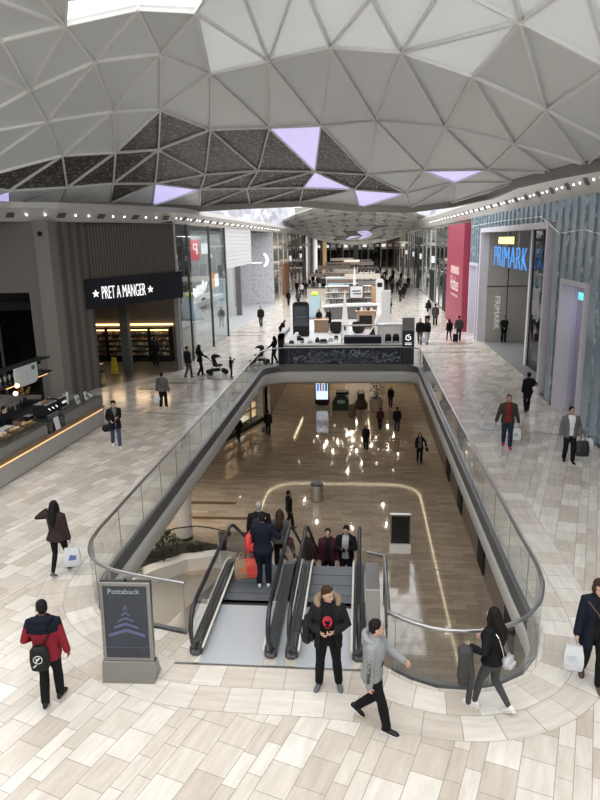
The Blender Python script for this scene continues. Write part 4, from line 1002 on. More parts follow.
cs = thing('crescent_sign', 'white lit crescent sign projecting in front of the perforated wall', 'sign', (-10.9,72,5.2))
cr2 = arc(-11.0,5.1,.85,-60,60,10)+[(x-.16,z) for x, z in reversed(arc(-11.0,5.1,.72,-55,55,10))]
MB().prism(cr2, 71.9,72.0,'y').build('crescent', SMALLW, cs); MB().box(-12.2,-10.9,71.9,71.98,4.75,4.85).build('bar', SMALLW, cs)

# ------------------------------------------------------------------ generic shopfronts further down both sides
rsf = random.Random(21)
GOODS = [mat('far goods %d' % i, c, .5, var=.3) for i, c in enumerate([(.5,.45,.4),(.12,.12,.13),(.35,.2,.12),(.6,.58,.55),(.2,.22,.26),(.45,.3,.3)])]
def shopfront(label, side, y0, y1, frame, back, sign=None, door=None, bays=3, gl_=None, header=6.2):
    x = 8.1 if side > 0 else -10.2
    X = lambda a: x+side*a
    t = thing('shopfront', label, 'shopfront', (x,(y0+y1)/2,0))
    def bx(a0, a1, b0, b1, z0, z1): return MB().box(min(X(a0),X(a1)), max(X(a0),X(a1)), b0, b1, z0, z1)
    bx(2.6,2.8,y0,y1,0,8.1).build('back_wall', back, t)
    bx(.0,2.6,y0-.1,y0+.15,0,8.1).build('side_wall', frame, t); bx(.0,2.6,y1-.15,y1+.1,0,8.1).build('side_wall', frame, t)
    bx(0,.3,y0,y1,header,header+.35).build('header', frame, t); bx(.02,.2,y0,y1,0,.12).build('plinth', frame, t)
    step = (y1-y0)/bays
    for k in range(bays):
        bx(.06,.09,y0+k*step+.1,y0+(k+1)*step-.1,.12,8.05).build('glass_pane', gl_ or SHOPGLASS, t)
        if k: bx(0,.15,y0+k*step-.06,y0+k*step+.06,0,8.1).build('mullion', frame, t)
    if door is not None: bx(-.02,.1,y0+door*step+.15,y0+(door+1)*step-.15,0,3.4).build('door', BLACK, t)
    if sign: bx(-.06,.0,y0+step*.3,y0+step*.3+1.5,4.3,5.0).build('sign_board', sign, t)
    for k in range(bays*3):
        b0 = y0+.4+k*step/3; h = rsf.uniform(1.0,2.2)
        bx(1.0,1.7,b0,b0+step*.2,0,h).build('display', rsf.choice(GOODS), t)
    return t
GREENP = pattern('green grey fretted facade', 'noise', (.16,.18,.17), (.34,.36,.34), 2.2, .5, .3, .1, (1,1,.4))
PALEG = mat('pale green facade', (.46,.49,.45), .4, var=.12, scale=.8)
DGF = mat('dark grey facade', (.10,.10,.11), .4, var=.15); BRF = mat('brown stone facade', (.16,.12,.10), .5, var=.2); CREAM = mat('cream facade', (.55,.50,.43), .5, var=.1)
shopfront('grey-green patterned shopfront with black door next to the crimson hoarding', 1, 60.3, 74.5, mat('green grey frame', (.12,.13,.125), .4), GREENP, None, 1, 4, glass('greenish glass', (.72,.8,.76), refl=1.6))
shopfront('pale green bright shopfront beyond the patterned one on the right', 1, 75, 91, PALEG, CREAM, SMALLW, 0, 3)
shopfront('dark grey shopfront on the right with a pink strip', 1, 91.5, 104, DGF, mat('dusky pink wall', (.4,.25,.25), .5), SMALLW, 1, 3)
shopfront('glassy grey shopfront fourth beyond the crimson hoarding', 1, 104.5, 120, LGREY, DGF, SMALLW, 2, 3)
shopfront('cream lit shopfront near the far right end', 1, 120.5, 146, CREAM, BRF, SMALLW, 1, 3)
shopfront('dark shopfront at the far right end of the mall', 1, 146.5, 180, BRF, DGF, None, 0, 3)
shopfront('bright glass shopfront with brown door right after the perforated wall', -1, 76, 92, CREAM, mat('speckled pale display', (.6,.58,.52), .4, var=.5, scale=1.2), None, None, 3)
tag(MB().box(-10.25,-10.08,86,91,0,4.2).build('brown_door', mat('rust brown panel', (.26,.11,.05), .5)), 'tall rust-brown panel door on the left beyond the perforated wall', 'door')
shopfront('dark brown stone shopfront in the left row', -1, 92.6, 108, BRF, DGF, SMALLW, None, 3)
shopfront('grey glass shopfront with small white signs in the left row', -1, 108.6, 134, DGF, LGREY, SMALLW, 1, 4)
shopfront('dark shopfront at the far left end of the mall', -1, 137, 180, BRF, mat('black brown', (.05,.04,.035), .5), SMALLW, 0, 3)
tag(MB().cyl(-9.6,135.4,0,8.4,.55).build('round_pillar', WHITE), 'slim white pillar in the left row of distant shops', 'pillar')
tag(MB().box(-9.4,-8.5,160,161,0,8.4).build('gold_pillar', mat('gold panel', (.65,.45,.22), .3, .4)), 'gold-coloured square pillar at the far left end', 'pillar')
# end of the hall
for k in range(11):
    x = -9.2+k*1.65; c = [DGF, LGREY, BRF, CREAM, BLACK, GREYM][(k*5) % 6]
    t = thing('shopfront', ['narrow dark','narrow pale grey','narrow brown','narrow cream','black','mid grey'][(k*5) % 6]+' shop unit closing the far end, unit '+'one two three four five six seven eight nine ten eleven'.split()[k]+' from the left', 'shopfront', (x,176,0))
    MB().box(x-.8,x+.8,176,176.4,4.6,8.4).build('fascia', c, t); MB().box(x-.8,x-.65,176,176.4,0,4.6).build('frame', c, t); MB().box(x-.65,x+.8,176.3,176.4,0,4.6).build('glass_pane', DGLASS, t)
    MB().box(x-.5,x+.5,175.9,176,5.2,5.9).build('sign_board', SMALLW if k % 3 == 0 else WHITE, t)

# ------------------------------------------------------------------ right side: blue glass store
BLUEG = mat('blue grey glass cladding', (.26,.335,.385), .16, .0, var=.2, scale=.6, stretch=(1,1,.25), spec=.8)
FIN = pattern('silver fin with painted sparkle', 'noise', (.22,.28,.32), (.55,.61,.65), 3.5, .58, .25, .2, (3,3,1))  # pale noise flecks put the sparkle of the fins into their colour
LAV = mat('lavender white frame', (.62,.60,.66), .4, var=.04)
wr = bpy.data.objects.new('wall_right', None); COL.objects.link(wr); struct(wr)
openings = [(24.2,27.35,5.35),(29.6,46.0,7.6),(46.7,50.1,5.25)]
y = 5.0; k = 0
while y < 50.4:
    y1 = min(y+.95, 50.5); z0 = 0
    for a, b_, zt in openings:
        if y1 > a and y < b_: z0 = zt
    zz = [z0, 4.95, 8.4] if z0 < 4.9 else [z0, 8.4]
    for za, zb in zip(zz, zz[1:]):
        dx = .10
        MB().add([(8.1,y+.03,za+.015),(8.1-dx,y1-.03,za+.015),(8.1-dx,y1-.03,zb-.015),(8.1,y+.03,zb-.015),(8.3,y+.03,za+.015),(8.3,y1-.03,za+.015),(8.3,y1-.03,zb-.015),(8.3,y+.03,zb-.015)], [(0,1,2,3),(7,6,5,4),(0,4,5,1),(1,5,6,2),(2,6,7,3),(3,7,4,0)]).build('cladding_panel', BLUEG, wr)
    MB().box(7.93,8.02,y-.05,y+.05,z0,8.4).build('silver_fin', FIN, wr)
    y = y1; k += 1
MB().box(8.3,8.35,4,24.1,0,8.4).build('backing', DSTEEL, wr); MB().box(8.3,8.35,27.4,29.6,0,8.4).build('backing', DSTEEL, wr)
MB().box(8.0,8.1,5,24.1,0,.12).build('plinth', DSTEEL, wr); MB().box(8.0,8.1,27.4,29.5,0,.12).build('plinth', DSTEEL, wr)
MB().tube([(7.96,22,6.9),(7.96,25,7.2),(7.96,28,7.1),(7.96,31,7.85),(7.96,40,7.9),(7.96,50,7.8)], .02, 5).build('cable', WHITE, wr)
def portal(name, label, y0, y1, zt, w_=.28, depth=.5):
    t = thing(name, label, 'doorway', (8.1,(y0+y1)/2,0))
    for a in (y0, y1-w_): MB().box(7.92,8.1+depth,a,a+w_,0,zt).build('jamb', LAV, t)
    MB().box(7.92,8.1+depth,y0+w_,y1-w_,zt-w_,zt).build('head', LAV, t)
    return t
p1 = portal('entrance_portal', 'tall pale portal framing the main store entrance with blue neon sign', 29.6, 46.0, 7.6)
BEIGE = mat('beige grey panel', (.40,.385,.36), .45, var=.05)
struct(MB().box(8.45,12.2,45.55,45.7,0,7.6).build('wall_right_entrance', BEIGE))
struct(MB().box(12.2,12.4,29.4,46,0,7.6).build('wall_right_inner', mat('dim entrance wall', (.30,.29,.28), .5)))
struct(MB().box(8.3,12.4,29.4,29.6,0,7.6).build('wall_right_return', BEIGE))
struct(MB().box(8.6,12.4,29.4,46,7.6,7.7).build('ceiling_entrance', WHITE))
MB().box(9.78,9.82,45.52,45.56,.0,7.5).build('panel_joint', BLACK, bpy.data.objects['wall_right_entrance']); MB().box(8.4,12,45.52,45.56,3.75,3.79).build('panel_joint', BLACK, bpy.data.objects['wall_right_entrance'])
text_mesh('wall_lettering', 'PRIMARK', mat('white wall lettering', (.72,.72,.70), .5, emit=(.8,.8,.8), estr=.15, var=0), None, (9.0,45.53,.85+2.25), (0,0,-1), (1,0,0), 2.25, .36, .02).name = 'wall_lettering'
tag(bpy.data.objects['wall_lettering'], 'white letters running down the beige entrance wall', 'lettering')
tag(MB().box(9.05,9.4,36.7,37.05,0,7.55).build('square_pillar', WHITE), 'white square pillar standing inside the main store entrance', 'pillar')
gd = thing('glass_door', 'tall dark grey glass door screen between white pillar and right jamb', 'door', (9.1,33.3,0))
MB().box(9.15,9.2,29.9,36.7,.02,7.5).build('pane', glass('smoky door glass', (.35,.35,.36), refl=.8), gd)
for y in (29.9,33.2,36.6): MB().box(9.12,9.22,y,y+.08,0,7.5).build('stile', DSTEEL, gd)
MB().tube([(9.08,32.2,.9),(9.05,32.2,1.3),(9.05,32.2,1.6),(9.08,32.2,1.9)], .03, 6).build('handle', STEEL, gd)
ns = thing('neon_sign', 'blue glowing capital letter sign hanging in the main store entrance', 'sign', (8.7,40.6,5.8))
NEON = mat('blue neon', (.03,.12,.32), .4, emit=(.10,.38,.95), estr=.5, var=0)
text_mesh('lettering', 'PRIMARK', NEON, ns, (8.75,45.0,5.22), (0,-1,0), (0,0,1), 8.8, 1.2, .05, thin=-.028)
for y in (43.6,41.2,38.2): MB().tube([(8.7,y,6.42),(8.7,y,7.58)], .02, 5).build('hanging_rod', STEEL, ns)
MB().box(8.76,8.8,36.2,45.0,5.75,5.81).build('rail', mat('blue grey rail', (.12,.2,.32), .4), ns)
ys_ = thing('light_box', 'small yellow lit panel above the blue neon letters', 'sign', (8.72,41.3,6.8))
MB().box(8.6,8.68,39.3,43.3,6.6,7.0).build('panel', mat('yellow lit panel', (.8,.65,.2), .4, emit=(.95,.75,.28), estr=.9, var=.35, scale=3), ys_); MB().box(8.68,8.74,39.25,43.35,6.56,7.04).build('frame', DSTEEL, ys_)
p2 = portal('window_portal', 'pale framed display window with cyan neon letters at the right edge', 24.2, 27.35, 5.35, .2)
MB().box(8.45,8.48,24.4,27.2,.05,5.1).build('glass_pane', glass('lavender glass', (.9,.89,.95), refl=.6), p2)
struct(MB().box(10.4,10.5,23,28.4,0,5.4).build('wall_right_window', mat('lavender display wall', (.48,.45,.55), .5, var=.2, scale=.8)))
text_mesh('neon_lettering', 'PRIMARK', mat('cyan neon', (.1,.5,.5), .4, emit=(.12,.78,.75), estr=.9, var=0), None, (8.42,26.4,4.58), (0,-1,0), (0,0,1), 1.75, .28, .03).name = 'neon_lettering'
tag(bpy.data.objects['neon_lettering'], 'cyan neon letters inside the right display window', 'sign')
struct(MB().box(8.5,10.4,23,28.4,5.3,5.4).build('ceiling_window', WHITE)); struct(MB().box(8.35,10.4,28.2,28.4,0,5.4).build('wall_right_window_side', LAV))
area('window_lamp', (9.5,25.8,5.2), .8, 2.2, 14, (.9,.88,1))
p3 = portal('window_portal', 'narrow lavender display window between crimson hoarding and main entrance', 46.7, 50.1, 5.25, .2)
MB().box(8.45,8.48,46.9,49.9,.05,5.0).build('glass_pane', glass('lavender glass', ()), p3)
struct(MB().box(10.4,10.5,46.2,50.4,0,5.4).build('wall_right_window_far', mat('lavender display wall', ())))
struct(MB().box(8.5,10.4,46.2,50.4,5.3,5.4).build('ceiling_window_far', WHITE)); struct(MB().box(8.35,10.4,50.1,50.3,0,5.4).build('wall_right_window_far_side', LAV))
area('window_lamp', (9.4,48.4,5.2), .8, 2.2, 30, (.88,.85,1))
tag(MB().box(9.2,9.6,48.6,49.0,.02,1.9).build('mannequin_stand', DSTEEL), 'dark narrow display stand inside the lavender window', 'stand')
hd = thing('hoarding', 'tall crimson shop hoarding with cream lettering beside the blue glass store', 'hoarding', (7.85,55.3,0))
CRIM = mat('crimson hoarding', (.32,.035,.075), .45, var=.06)
MB().box(7.55,8.1,50.6,60.2,.0,8.1).build('panel', CRIM, hd)
MB().box(7.5,7.55,50.6,60.2,0,.1).build('skirting', mat('dark crimson', (.15,.02,.04), .5), hd)
CRL = mat('cream lettering', (.72,.6,.55), .5, emit=(.7,.55,.5), estr=.1)
text_mesh('lettering', 'OPENING', CRL, hd, (7.545,57.3,4.2), (0,-1,0), (0,0,1), 4.6, .55, .01); MB().box(7.54,7.55,52.6,57.4,4.15,4.8).build('text_band', mat('pale rose band', (.5,.26,.24), .5), hd)
text_mesh('lettering', 'Hatbes', CRL, hd, (7.545,57.4,2.85), (0,-1,0), (0,0,1), 4.6, 1.1, .01, shear=.2)
text_mesh('lettering', 'coming this spring', CRL, hd, (7.545,56.9,2.35), (0,-1,0), (0,0,1), 3.8, .25, .01)
# ------------------------------------------------------------------ kiosks along the middle of the mall
MOSAIC = NAVY
k1 = thing('kiosk', 'long navy kiosk with geometric patterned front facing the opening', 'kiosk', (-1.3,38.2,0))
MB().box(-4.55,2.3,37.35,37.9,0,.95).build('front_panel', NAVY, k1)
MB().box(-4.6,2.3,37.3,37.95,.95,1.12).build('top_band', mat('bronze grey band', (.19,.175,.16), .45), k1)
rk = random.Random(6); PAT = [mat('pattern ink %d' % i, c, .5) for i, c in enumerate([(.52,.56,.60),(.10,.14,.28),(.26,.31,.40)])]
pm = [MB(), MB(), MB()]
for i in range(330):
    x = rk.gauss(-1.1,1.7); z = .1+abs(rk.gauss(.25,.22)); w_ = rk.uniform(.08,.17)
    if not (-4.3 < x < 2.1 and z < .8): continue
    a = rk.choice([R(30), R(-30), R(90)]); ca, sa = math.cos(a)*w_, math.sin(a)*w_
    pm[i % 3].prism([(x-ca*.9,z-sa*.9),(x-ca*.9+.10,z-sa*.9),(x+ca*.9+.10,z+sa*.9),(x+ca*.9,z+sa*.9)] if a != R(90) else [(x,z-.08),(x+.1,z-.04),(x+.1,z+.1),(x,z+.06)], 37.335, 37.349-.001*(i % 5), 'y')
for i, m_ in enumerate(pm): m_.build('pattern', PAT[i], k1)
MB().box(-4.85,-4.55,37.2,38.0,0,1.75).build('end_post', BLACK, k1); MB().box(-4.85,-4.55,37.2,41,1.5,1.75).build('end_rail', GREYM, k1)
MB().box(-4.5,-1.2,38.0,41.4,.0,.98).build('white_counter', GLOSSW, k1); MB().box(-1.2,2.3,38.0,38.9,.0,.98).build('white_counter', GLOSSW, k1)
MB().box(-4.5,-4.3,41.2,44.0,0,.98).build('white_counter', GLOSSW, k1)
MB().box(-1.05,1.15,38.0,38.9,.98,1.5).build('navy_block', mat('navy velvet', (.012,.017,.035), .8, var=.3, sheen=.2), k1, bevel=.05)
MB().tube([(-1.2,38.95,1.0),(-1.2,38.95,2.05),(1.3,38.95,2.05),(1.3,38.95,1.0)], .05, 6).build('rail_frame', WHITE, k1)
kt = thing('kiosk_totem', 'navy and grey square totem with white logo at the right end of the kiosk', 'sign', (2.65,37.5,0))
MB().box(2.32,2.98,37.2,37.8,0,1.95).build('lower_block', NAVY, kt); MB().box(2.32,2.98,37.2,37.8,1.95,2.68).build('upper_block', mat('grey totem cap', (.26,.26,.25), .5), kt)
MB().tube([(2.72,37.18,1.72),(2.52,37.18,1.66),(2.50,37.18,1.46),(2.64,37.18,1.40),(2.78,37.18,1.48),(2.76,37.18,1.60),(2.62,37.18,1.58)], .028, 6).build('emblem', WHL, kt)
for a in (1.22,1.14): MB().box(2.45,2.83,37.185,37.2,a,a+.035).build('lettering', WHL, kt)
for i, (x, y, w_, h_) in enumerate([(-4.2,38.6,.3,.25),(-3.6,39.2,.2,.3),(-3.1,38.8,.35,.2),(-2.7,39.4,.25,.3),(-2.3,38.8,.5,.28),(-1.9,39.6,.3,.22),(-3.9,40.3,.3,.3),(-1.6,40.5,.25,.25)]):
    o = thing('display_case', 'small dark display item on the white kiosk counter', 'display', (x, y, .98), group='display items on the white kiosk counter')
    MB().box(x-w_/2,x+w_/2,y-.12,y+.12,.98,.98+h_*.5).build('body', [BLACK, GREYM, STEEL][i % 3], o); MB().prism([(x-w_/2,.98+h_*.5),(x+w_/2,.98+h_*.5),(x+w_*.3,.98+h_),(x-w_*.3,.98+h_)], y-.06, y+.06, 'y').build('top', [DSTEEL, BLACK, WHITE][i % 3], o)
for i, (x, lab) in enumerate([(1.55,'left of the pair of dark machines beside the kiosk totem'),(2.0,'right of the pair of dark machines beside the kiosk totem')]):
    o = thing('coffee_machine', lab, 'machine', (x,38.4,.98))
    MB().box(x-.18,x+.18,38.2,38.7,.98,1.5).build('body', BLACK, o, bevel=.04); MB().box(x-.14,x+.14,38.15,38.2,1.0,1.2).build('front', STEEL, o); MB().ball((x,38.45,1.5), (.17,.2,.12)).build('lid', BLACK, o)
wb = thing('white_cabinet', 'white cabinet with open front behind the kiosk totem', 'cabinet', (1.7,41,0))
MB().box(1.0,2.5,40.6,41.4,0,1.9).build('body', GLOSSW, wb, bevel=.01); MB().box(1.1,2.4,40.58,40.6,1.1,1.75).build('door', WHITE, wb)
# phone-shaped advertising totem
ph = thing('display_totem', 'large rounded black phone-shaped totem behind the navy kiosk', 'sign', (-4.5,47.9,0))
MB().prism([(-4.48+u, .02+v) for u, v in rrect(1.22,2.66,.28)], 47.85,48.05,'y').build('body', BLACK, ph, bevel=.02)
MB().box(-5.0,-3.96,47.82,47.85,.9,2.35).build('screen', mat('dim phone screen', (.02,.022,.026), .12, emit=(.05,.06,.07), estr=.3, var=.4, scale=2), ph)
MB().box(-4.9,-4.1,47.81,47.82,1.55,1.6).build('screen_text', mat('dim text', (.1,.1,.1), .4), ph)
# white podium stands and seats
pod = thing('podium', 'broad low white podium under the middle kiosks', 'podium', (-1.2,53,0))
MB().box(-5.6,2.4,44.8,58.5,0,.12).build('platform', mat('glossy white podium', (.62,.61,.60), .2), pod, bevel=.01)
dsk = thing('wooden_counter', 'brown wooden service counter where two people sit', 'counter', (-3.1,50.2,.12))
MB().box(-3.65,-2.6,49.9,50.6,.12,1.05).build('body', mat('mid brown wood', (.25,.16,.10), .5, var=.15), dsk); MB().box(-3.7,-2.55,49.85,50.65,1.05,1.1).build('worktop', WOOD, dsk)
for i, (x, lab) in enumerate([(-1.95,'black rounded armchair right of the wooden counter'),(-.25,'second black rounded armchair, beside the tan shelf unit')]):
    o = thing('armchair', lab, 'chair', (x,49.6,.12))
    MB().lathe([(.3,.14),(.46,.3),(.5,.75),(.44,.95),(.34,.6),(.0,.55)], x, 49.6, 18).build('shell', BLACK, o); MB().lathe([(.33,.55),(.34,.64),(.0,.67)], x, 49.55, 16).build('cushion', mat('grey blue cushion', (.25,.29,.33), .8), o)
for i, (x, y, h, lab) in enumerate([(-1.2,46.6,3.5,'tall white tapered pylon rising behind the navy kiosk'),(-.7,62.5,4.6,'second tall white tapered pylon further along the mall')]):
    o = thing('pylon', lab, 'pylon', (x, y, .12 if i == 0 else 0))
    MB().lathe([(.34,.12 if i == 0 else 0),(.2,h*.5),(.03,h)], x, y, 4 if i else 6).build('spire', WHITE, o); MB().cyl(x, y, .12 if i == 0 else 0, .16, .45).build('base', GREYM, o)
    MB().box(x-.06,x+.06,y-.30,y-.26,h*.22,h*.22+.3).build('notice', BLACK, o)
sh = thing('shelf_unit', 'tan wooden shelf unit with black front behind the pylon', 'shelf', (.4,52,.12))
MB().box(-.4,1.0,51.7,52.4,.12,1.5).build('side_panel', WOOD, sh); MB().box(-.2,.8,51.66,51.7,.3,1.2).build('front_panel', BLACK, sh); MB().box(-.5,1.1,51.6,52.5,1.5,1.56).build('shelf', WOOD, sh)
for k in range(5): MB().box(-.35+k*.26,-.2+k*.26,51.9,52.1,1.56,1.75+.05*(k % 2)).build('goods', [BLACK, WHITE, STEEL][k % 3], sh)
wt = thing('white_totem', 'plain tall white display totem on the right of the middle kiosks', 'sign', (1.75,47.8,.12))
MB().box(1.42,2.06,47.6,48.0,.12,3.45).build('panel', GLOSSW, wt, bevel=.01); MB().box(1.3,2.2,47.5,48.1,.12,.2).build('base', LGREY, wt)
ob = thing('wedge_stand', 'white slanted stand with black triangle side near the white totem', 'display', (.9,49,.12))
MB().prism([(.5,.12),(2.0,.12),(2.0,1.6),(1.6,1.75)], 48.6,49.6,'y').build('body', GLOSSW, ob); MB().prism([(.55,.12),(1.0,.12),(.9,.7)], 48.57,48.6,'y').build('side_panel', BLACK, ob)
# cosmetics kiosk with grey curved canopy
k3 = thing('kiosk', 'shelved kiosk with framed white sign and long grey curved counter', 'kiosk', (-1,62,0))
MB().prism([(-3.6,1.25),(-1.5,1.42),(.8,1.45),(1.5,1.36),(1.4,1.26),(-.8,1.22),(-3.5,1.15)], 58.8,60.0,'y').build('curved_top', LGREY, k3)
MB().prism([(-3.0,0),(1.2,0),(1.4,1.26),(-3.5,1.15)], 59.1,59.9,'y').build('body', mat('dark grey stand', (.14,.14,.14), .5), k3)
MB().box(-3.4,1.25,61,61.6,0,1.2).build('lower_unit', CREAM, k3)
for z in (1.2,1.75,2.3,2.85): MB().box(-3.4,1.25,61.0,61.5,z,z+.05).build('shelf', WHITE, k3)
MB().box(-3.4,1.25,61.5,61.55,1.2,2.9).build('back_panel', CREAM, k3)
MB().box(.85,1.3,60.95,61.5,1.2,2.9).build('end_panel', WOOD, k3)
fs_ = thing('framed_sign', 'white sign in dark frame standing on the shelved kiosk', 'sign', (-.5,60.8,2))
MB().box(-1.15,.15,60.75,60.8,1.75,2.95).build('frame', DSTEEL, fs_); MB().box(-1.06,.06,60.72,60.75,1.83,2.87).build('panel', GLOSSW, fs_)
for k, z in enumerate((2.4,2.15)): MB().box(-.9+k*.1,-.1+k*.05,60.71,60.72,z,z+.1).build('lettering', BLACK, fs_)
for z in (1.25,1.8,2.35):
    for k in range(15):
        x = -3.2+k*.27
        if -1.2 < x < .2 and z > 1.5: continue
        h = rk.uniform(.22,.42)
        o = MB().box(x,x+rk.uniform(.12,.2),61.1,61.3,z+.001,z+h).build('boxed_product', rk.choice(GOODS)); tag(o, 'small boxed product on the shelves of the middle kiosk', 'box', 'boxed products on the middle kiosk shelves')
gb_ = thing('glass_case', 'pale blue slanted glass case left of the shelved kiosk', 'display case', (-4.4,60,0))
BLG = mat('pale blue case', (.42,.55,.62), .2, var=.05)
MB().prism([(-5.5,.0),(-3.8,.0),(-3.8,2.1),(-4.6,2.1)], 59.6,60.6,'y').build('case', BLG, gb_); MB().box(-5.5,-3.7,59.5,60.7,0,.2).build('base', GREYM, gb_)
g2 = thing('glass_case', 'second pale blue case further back beside the blue jacket', 'display case', (-3.3,80,0))
MB().box(-4.3,-1.6,79.6,80.6,.0,2.6).build('case', BLG, g2); MB().box(-4.4,-1.5,79.5,80.7,2.6,2.7).build('top', WHITE, g2)
o = thing('cushion', 'bright yellow-green round cushion on the glass case', 'cushion', (-4.6,60,2.1)); MB().ball((-4.3,60.1,2.3), (.32,.3,.2)).build('pad', mat('lime', (.5,.75,.05), .6, emit=(.4,.6,.05), estr=.15), o); MB().ball((-4.35,60.1,2.5), .03).build('button', mat('lime dark', (.3,.45,.03), .6), o)
t = thing('photo_booth', 'white rounded booth with dark oval at the right of the kiosks', 'booth', (2.0,75,0))
MB().prism([(2.0+u, v) for u, v in rrect(.9,2.7,.25)], 74.8,75.6,'y').build('body', GLOSSW, t); MB().prism([(2.0+u*.5, 1.8+v) for u, v in rrect(1.2,.5,.24)], 74.77,74.8,'y').build('emblem', BLACK, t)
# a line of further small stands
far_cols = [('white',GLOSSW),('dark grey',DGF),('brown',BRF),('pale grey',LGREY),('black',BLACK),('cream',CREAM)]
words_ = ['first','second','third','fourth','fifth','sixth','seventh','eighth','ninth','tenth','eleventh','twelfth']
for k in range(12):
    y = 70+k*7.2; x = -2.2+2.6*math.sin(k*2.1); cn_, cm_ = far_cols[(k*5+1) % 6]
    t = thing('kiosk', '%s market stand, %s in the line receding beyond the shelved kiosk' % (cn_, words_[k]), 'kiosk', (x, y, 0))
    w_ = 1.6+.5*(k % 3)
    MB().box(x-w_,x+w_,y,y+2.2,0,1.1).build('counter', cm_, t); MB().box(x-w_-.1,x+w_+.1,y-.1,y+2.3,1.1,1.18).build('worktop', WHITE if k % 2 else DSTEEL, t)
    for sx in (-w_+.1, w_-.1): MB().box(x+sx-.05,x+sx+.05,y+1.8,y+1.9,1.1,2.6).build('post', DSTEEL, t)
    MB().box(x-w_,x+w_,y+1.7,y+2.0,2.5,2.9+.2*(k % 2)).build('sign_board', far_cols[(k*3+2) % 6][1], t)
    for q in range(4): MB().box(x-w_+.2+q*w_*.5,x-w_+.5+q*w_*.5,y+.4,y+.8,1.18,1.5+.15*(q % 2)).build('goods', GOODS[(k+q) % 6], t)
tag(MB().box(-1.75,-.7,139.5,140,0,7.6).build('black_pillar', BLACK), 'tall black pillar in the middle of the far hall', 'pillar')
# litter of small things at the bridge: see people section for pushchairs
# ------------------------------------------------------------------ people
SK1 = mat('light skin', (.50,.31,.235), .55, var=.06, scale=12); SK2 = mat('olive skin', (.38,.23,.16), .55, var=.06, scale=12); SK3 = mat('brown skin', (.16,.085,.055), .5, var=.08, scale=12)
def cloth(name, c, rough=.85): return mat('cloth '+name, c, rough, var=.16, scale=9, bump=.35, bscale=26, spec=.15)
CK = cloth('black', (.0085,.0085,.0095)); CK2 = cloth('soft black', (.014,.0135,.0145)); NV = cloth('navy', (.008,.0105,.020)); JN = cloth('blue denim', (.045,.065,.115)); JD = cloth('dark denim', (.02,.026,.045))
GY = cloth('grey marl', (.25,.265,.27)); DG = cloth('dark grey', (.055,.055,.057)); MG = cloth('mid grey', (.12,.12,.12)); WH = cloth('white', (.68,.68,.69)); RD = cloth('red', (.20,.016,.026)); MR = cloth('maroon', (.06,.016,.022))
OL = cloth('olive brown', (.045,.04,.026)); PL = cloth('dark plum brown', (.032,.022,.022)); FUR = mat('tan fur', (.25,.18,.12), .9, var=.5, scale=60, bump=1., bscale=70)
SHB = mat('black shoe', (.010,.010,.011), .5, spec=.3); SHW = mat('white shoe', (.70,.70,.69), .5); SHG = mat('grey shoe', (.10,.11,.12), .7); SHBR = mat('brown shoe', (.09,.05,.03), .5); SHR = mat('red shoe', (.35,.02,.05), .5)
HB = mat('black hair', (.008,.0065,.006), .75, spec=.2, var=.3, scale=30, stretch=(1,1,.2), bump=.4, bscale=40); HBR = mat('brown hair', (.040,.021,.012), .75, spec=.2, var=.3, scale=30, bump=.4, bscale=40); HG = mat('grey hair', (.28,.26,.24), .6, var=.25, scale=30, bump=.4, bscale=40)
EYEW = mat('eye white', (.75,.74,.72), .2, var=0); EYED = mat('eye dark', (.02,.015,.012), .2, var=0); LIP = mat('lips', (.33,.13,.11), .5); SOLE = mat('white sole', (.7,.7,.7), .5)

def ik(S, T, l1, l2, pole):
    S, T, pole = Vector(S), Vector(T), Vector(pole)
    d = T-S; D = min(d.length, (l1+l2)*.999); d.normalize()
    a = (l1*l1-l2*l2+D*D)/(2*D); h = math.sqrt(max(0, l1*l1-a*a))
    p = (pole-d*pole.dot(d)).normalized()
    return S+d*a+p*h, S+d*D

TORSO = dict(
 m=[(.80,.0,.150,.105),(.88,.0,.172,.118),(.96,.0,.166,.112),(1.06,.005,.150,.105),(1.18,.01,.160,.112),(1.30,.01,.180,.122),(1.38,.0,.186,.112),(1.44,-.01,.160,.090),(1.48,-.012,.105,.072),(1.51,-.01,.062,.060)],
 f=[(.80,.0,.150,.110),(.88,-.005,.178,.122),(.96,.0,.162,.108),(1.06,.005,.128,.092),(1.18,.015,.140,.108),(1.29,.02,.156,.122),(1.37,.0,.158,.100),(1.42,-.01,.140,.082),(1.46,-.012,.090,.065),(1.49,-.01,.054,.054)])

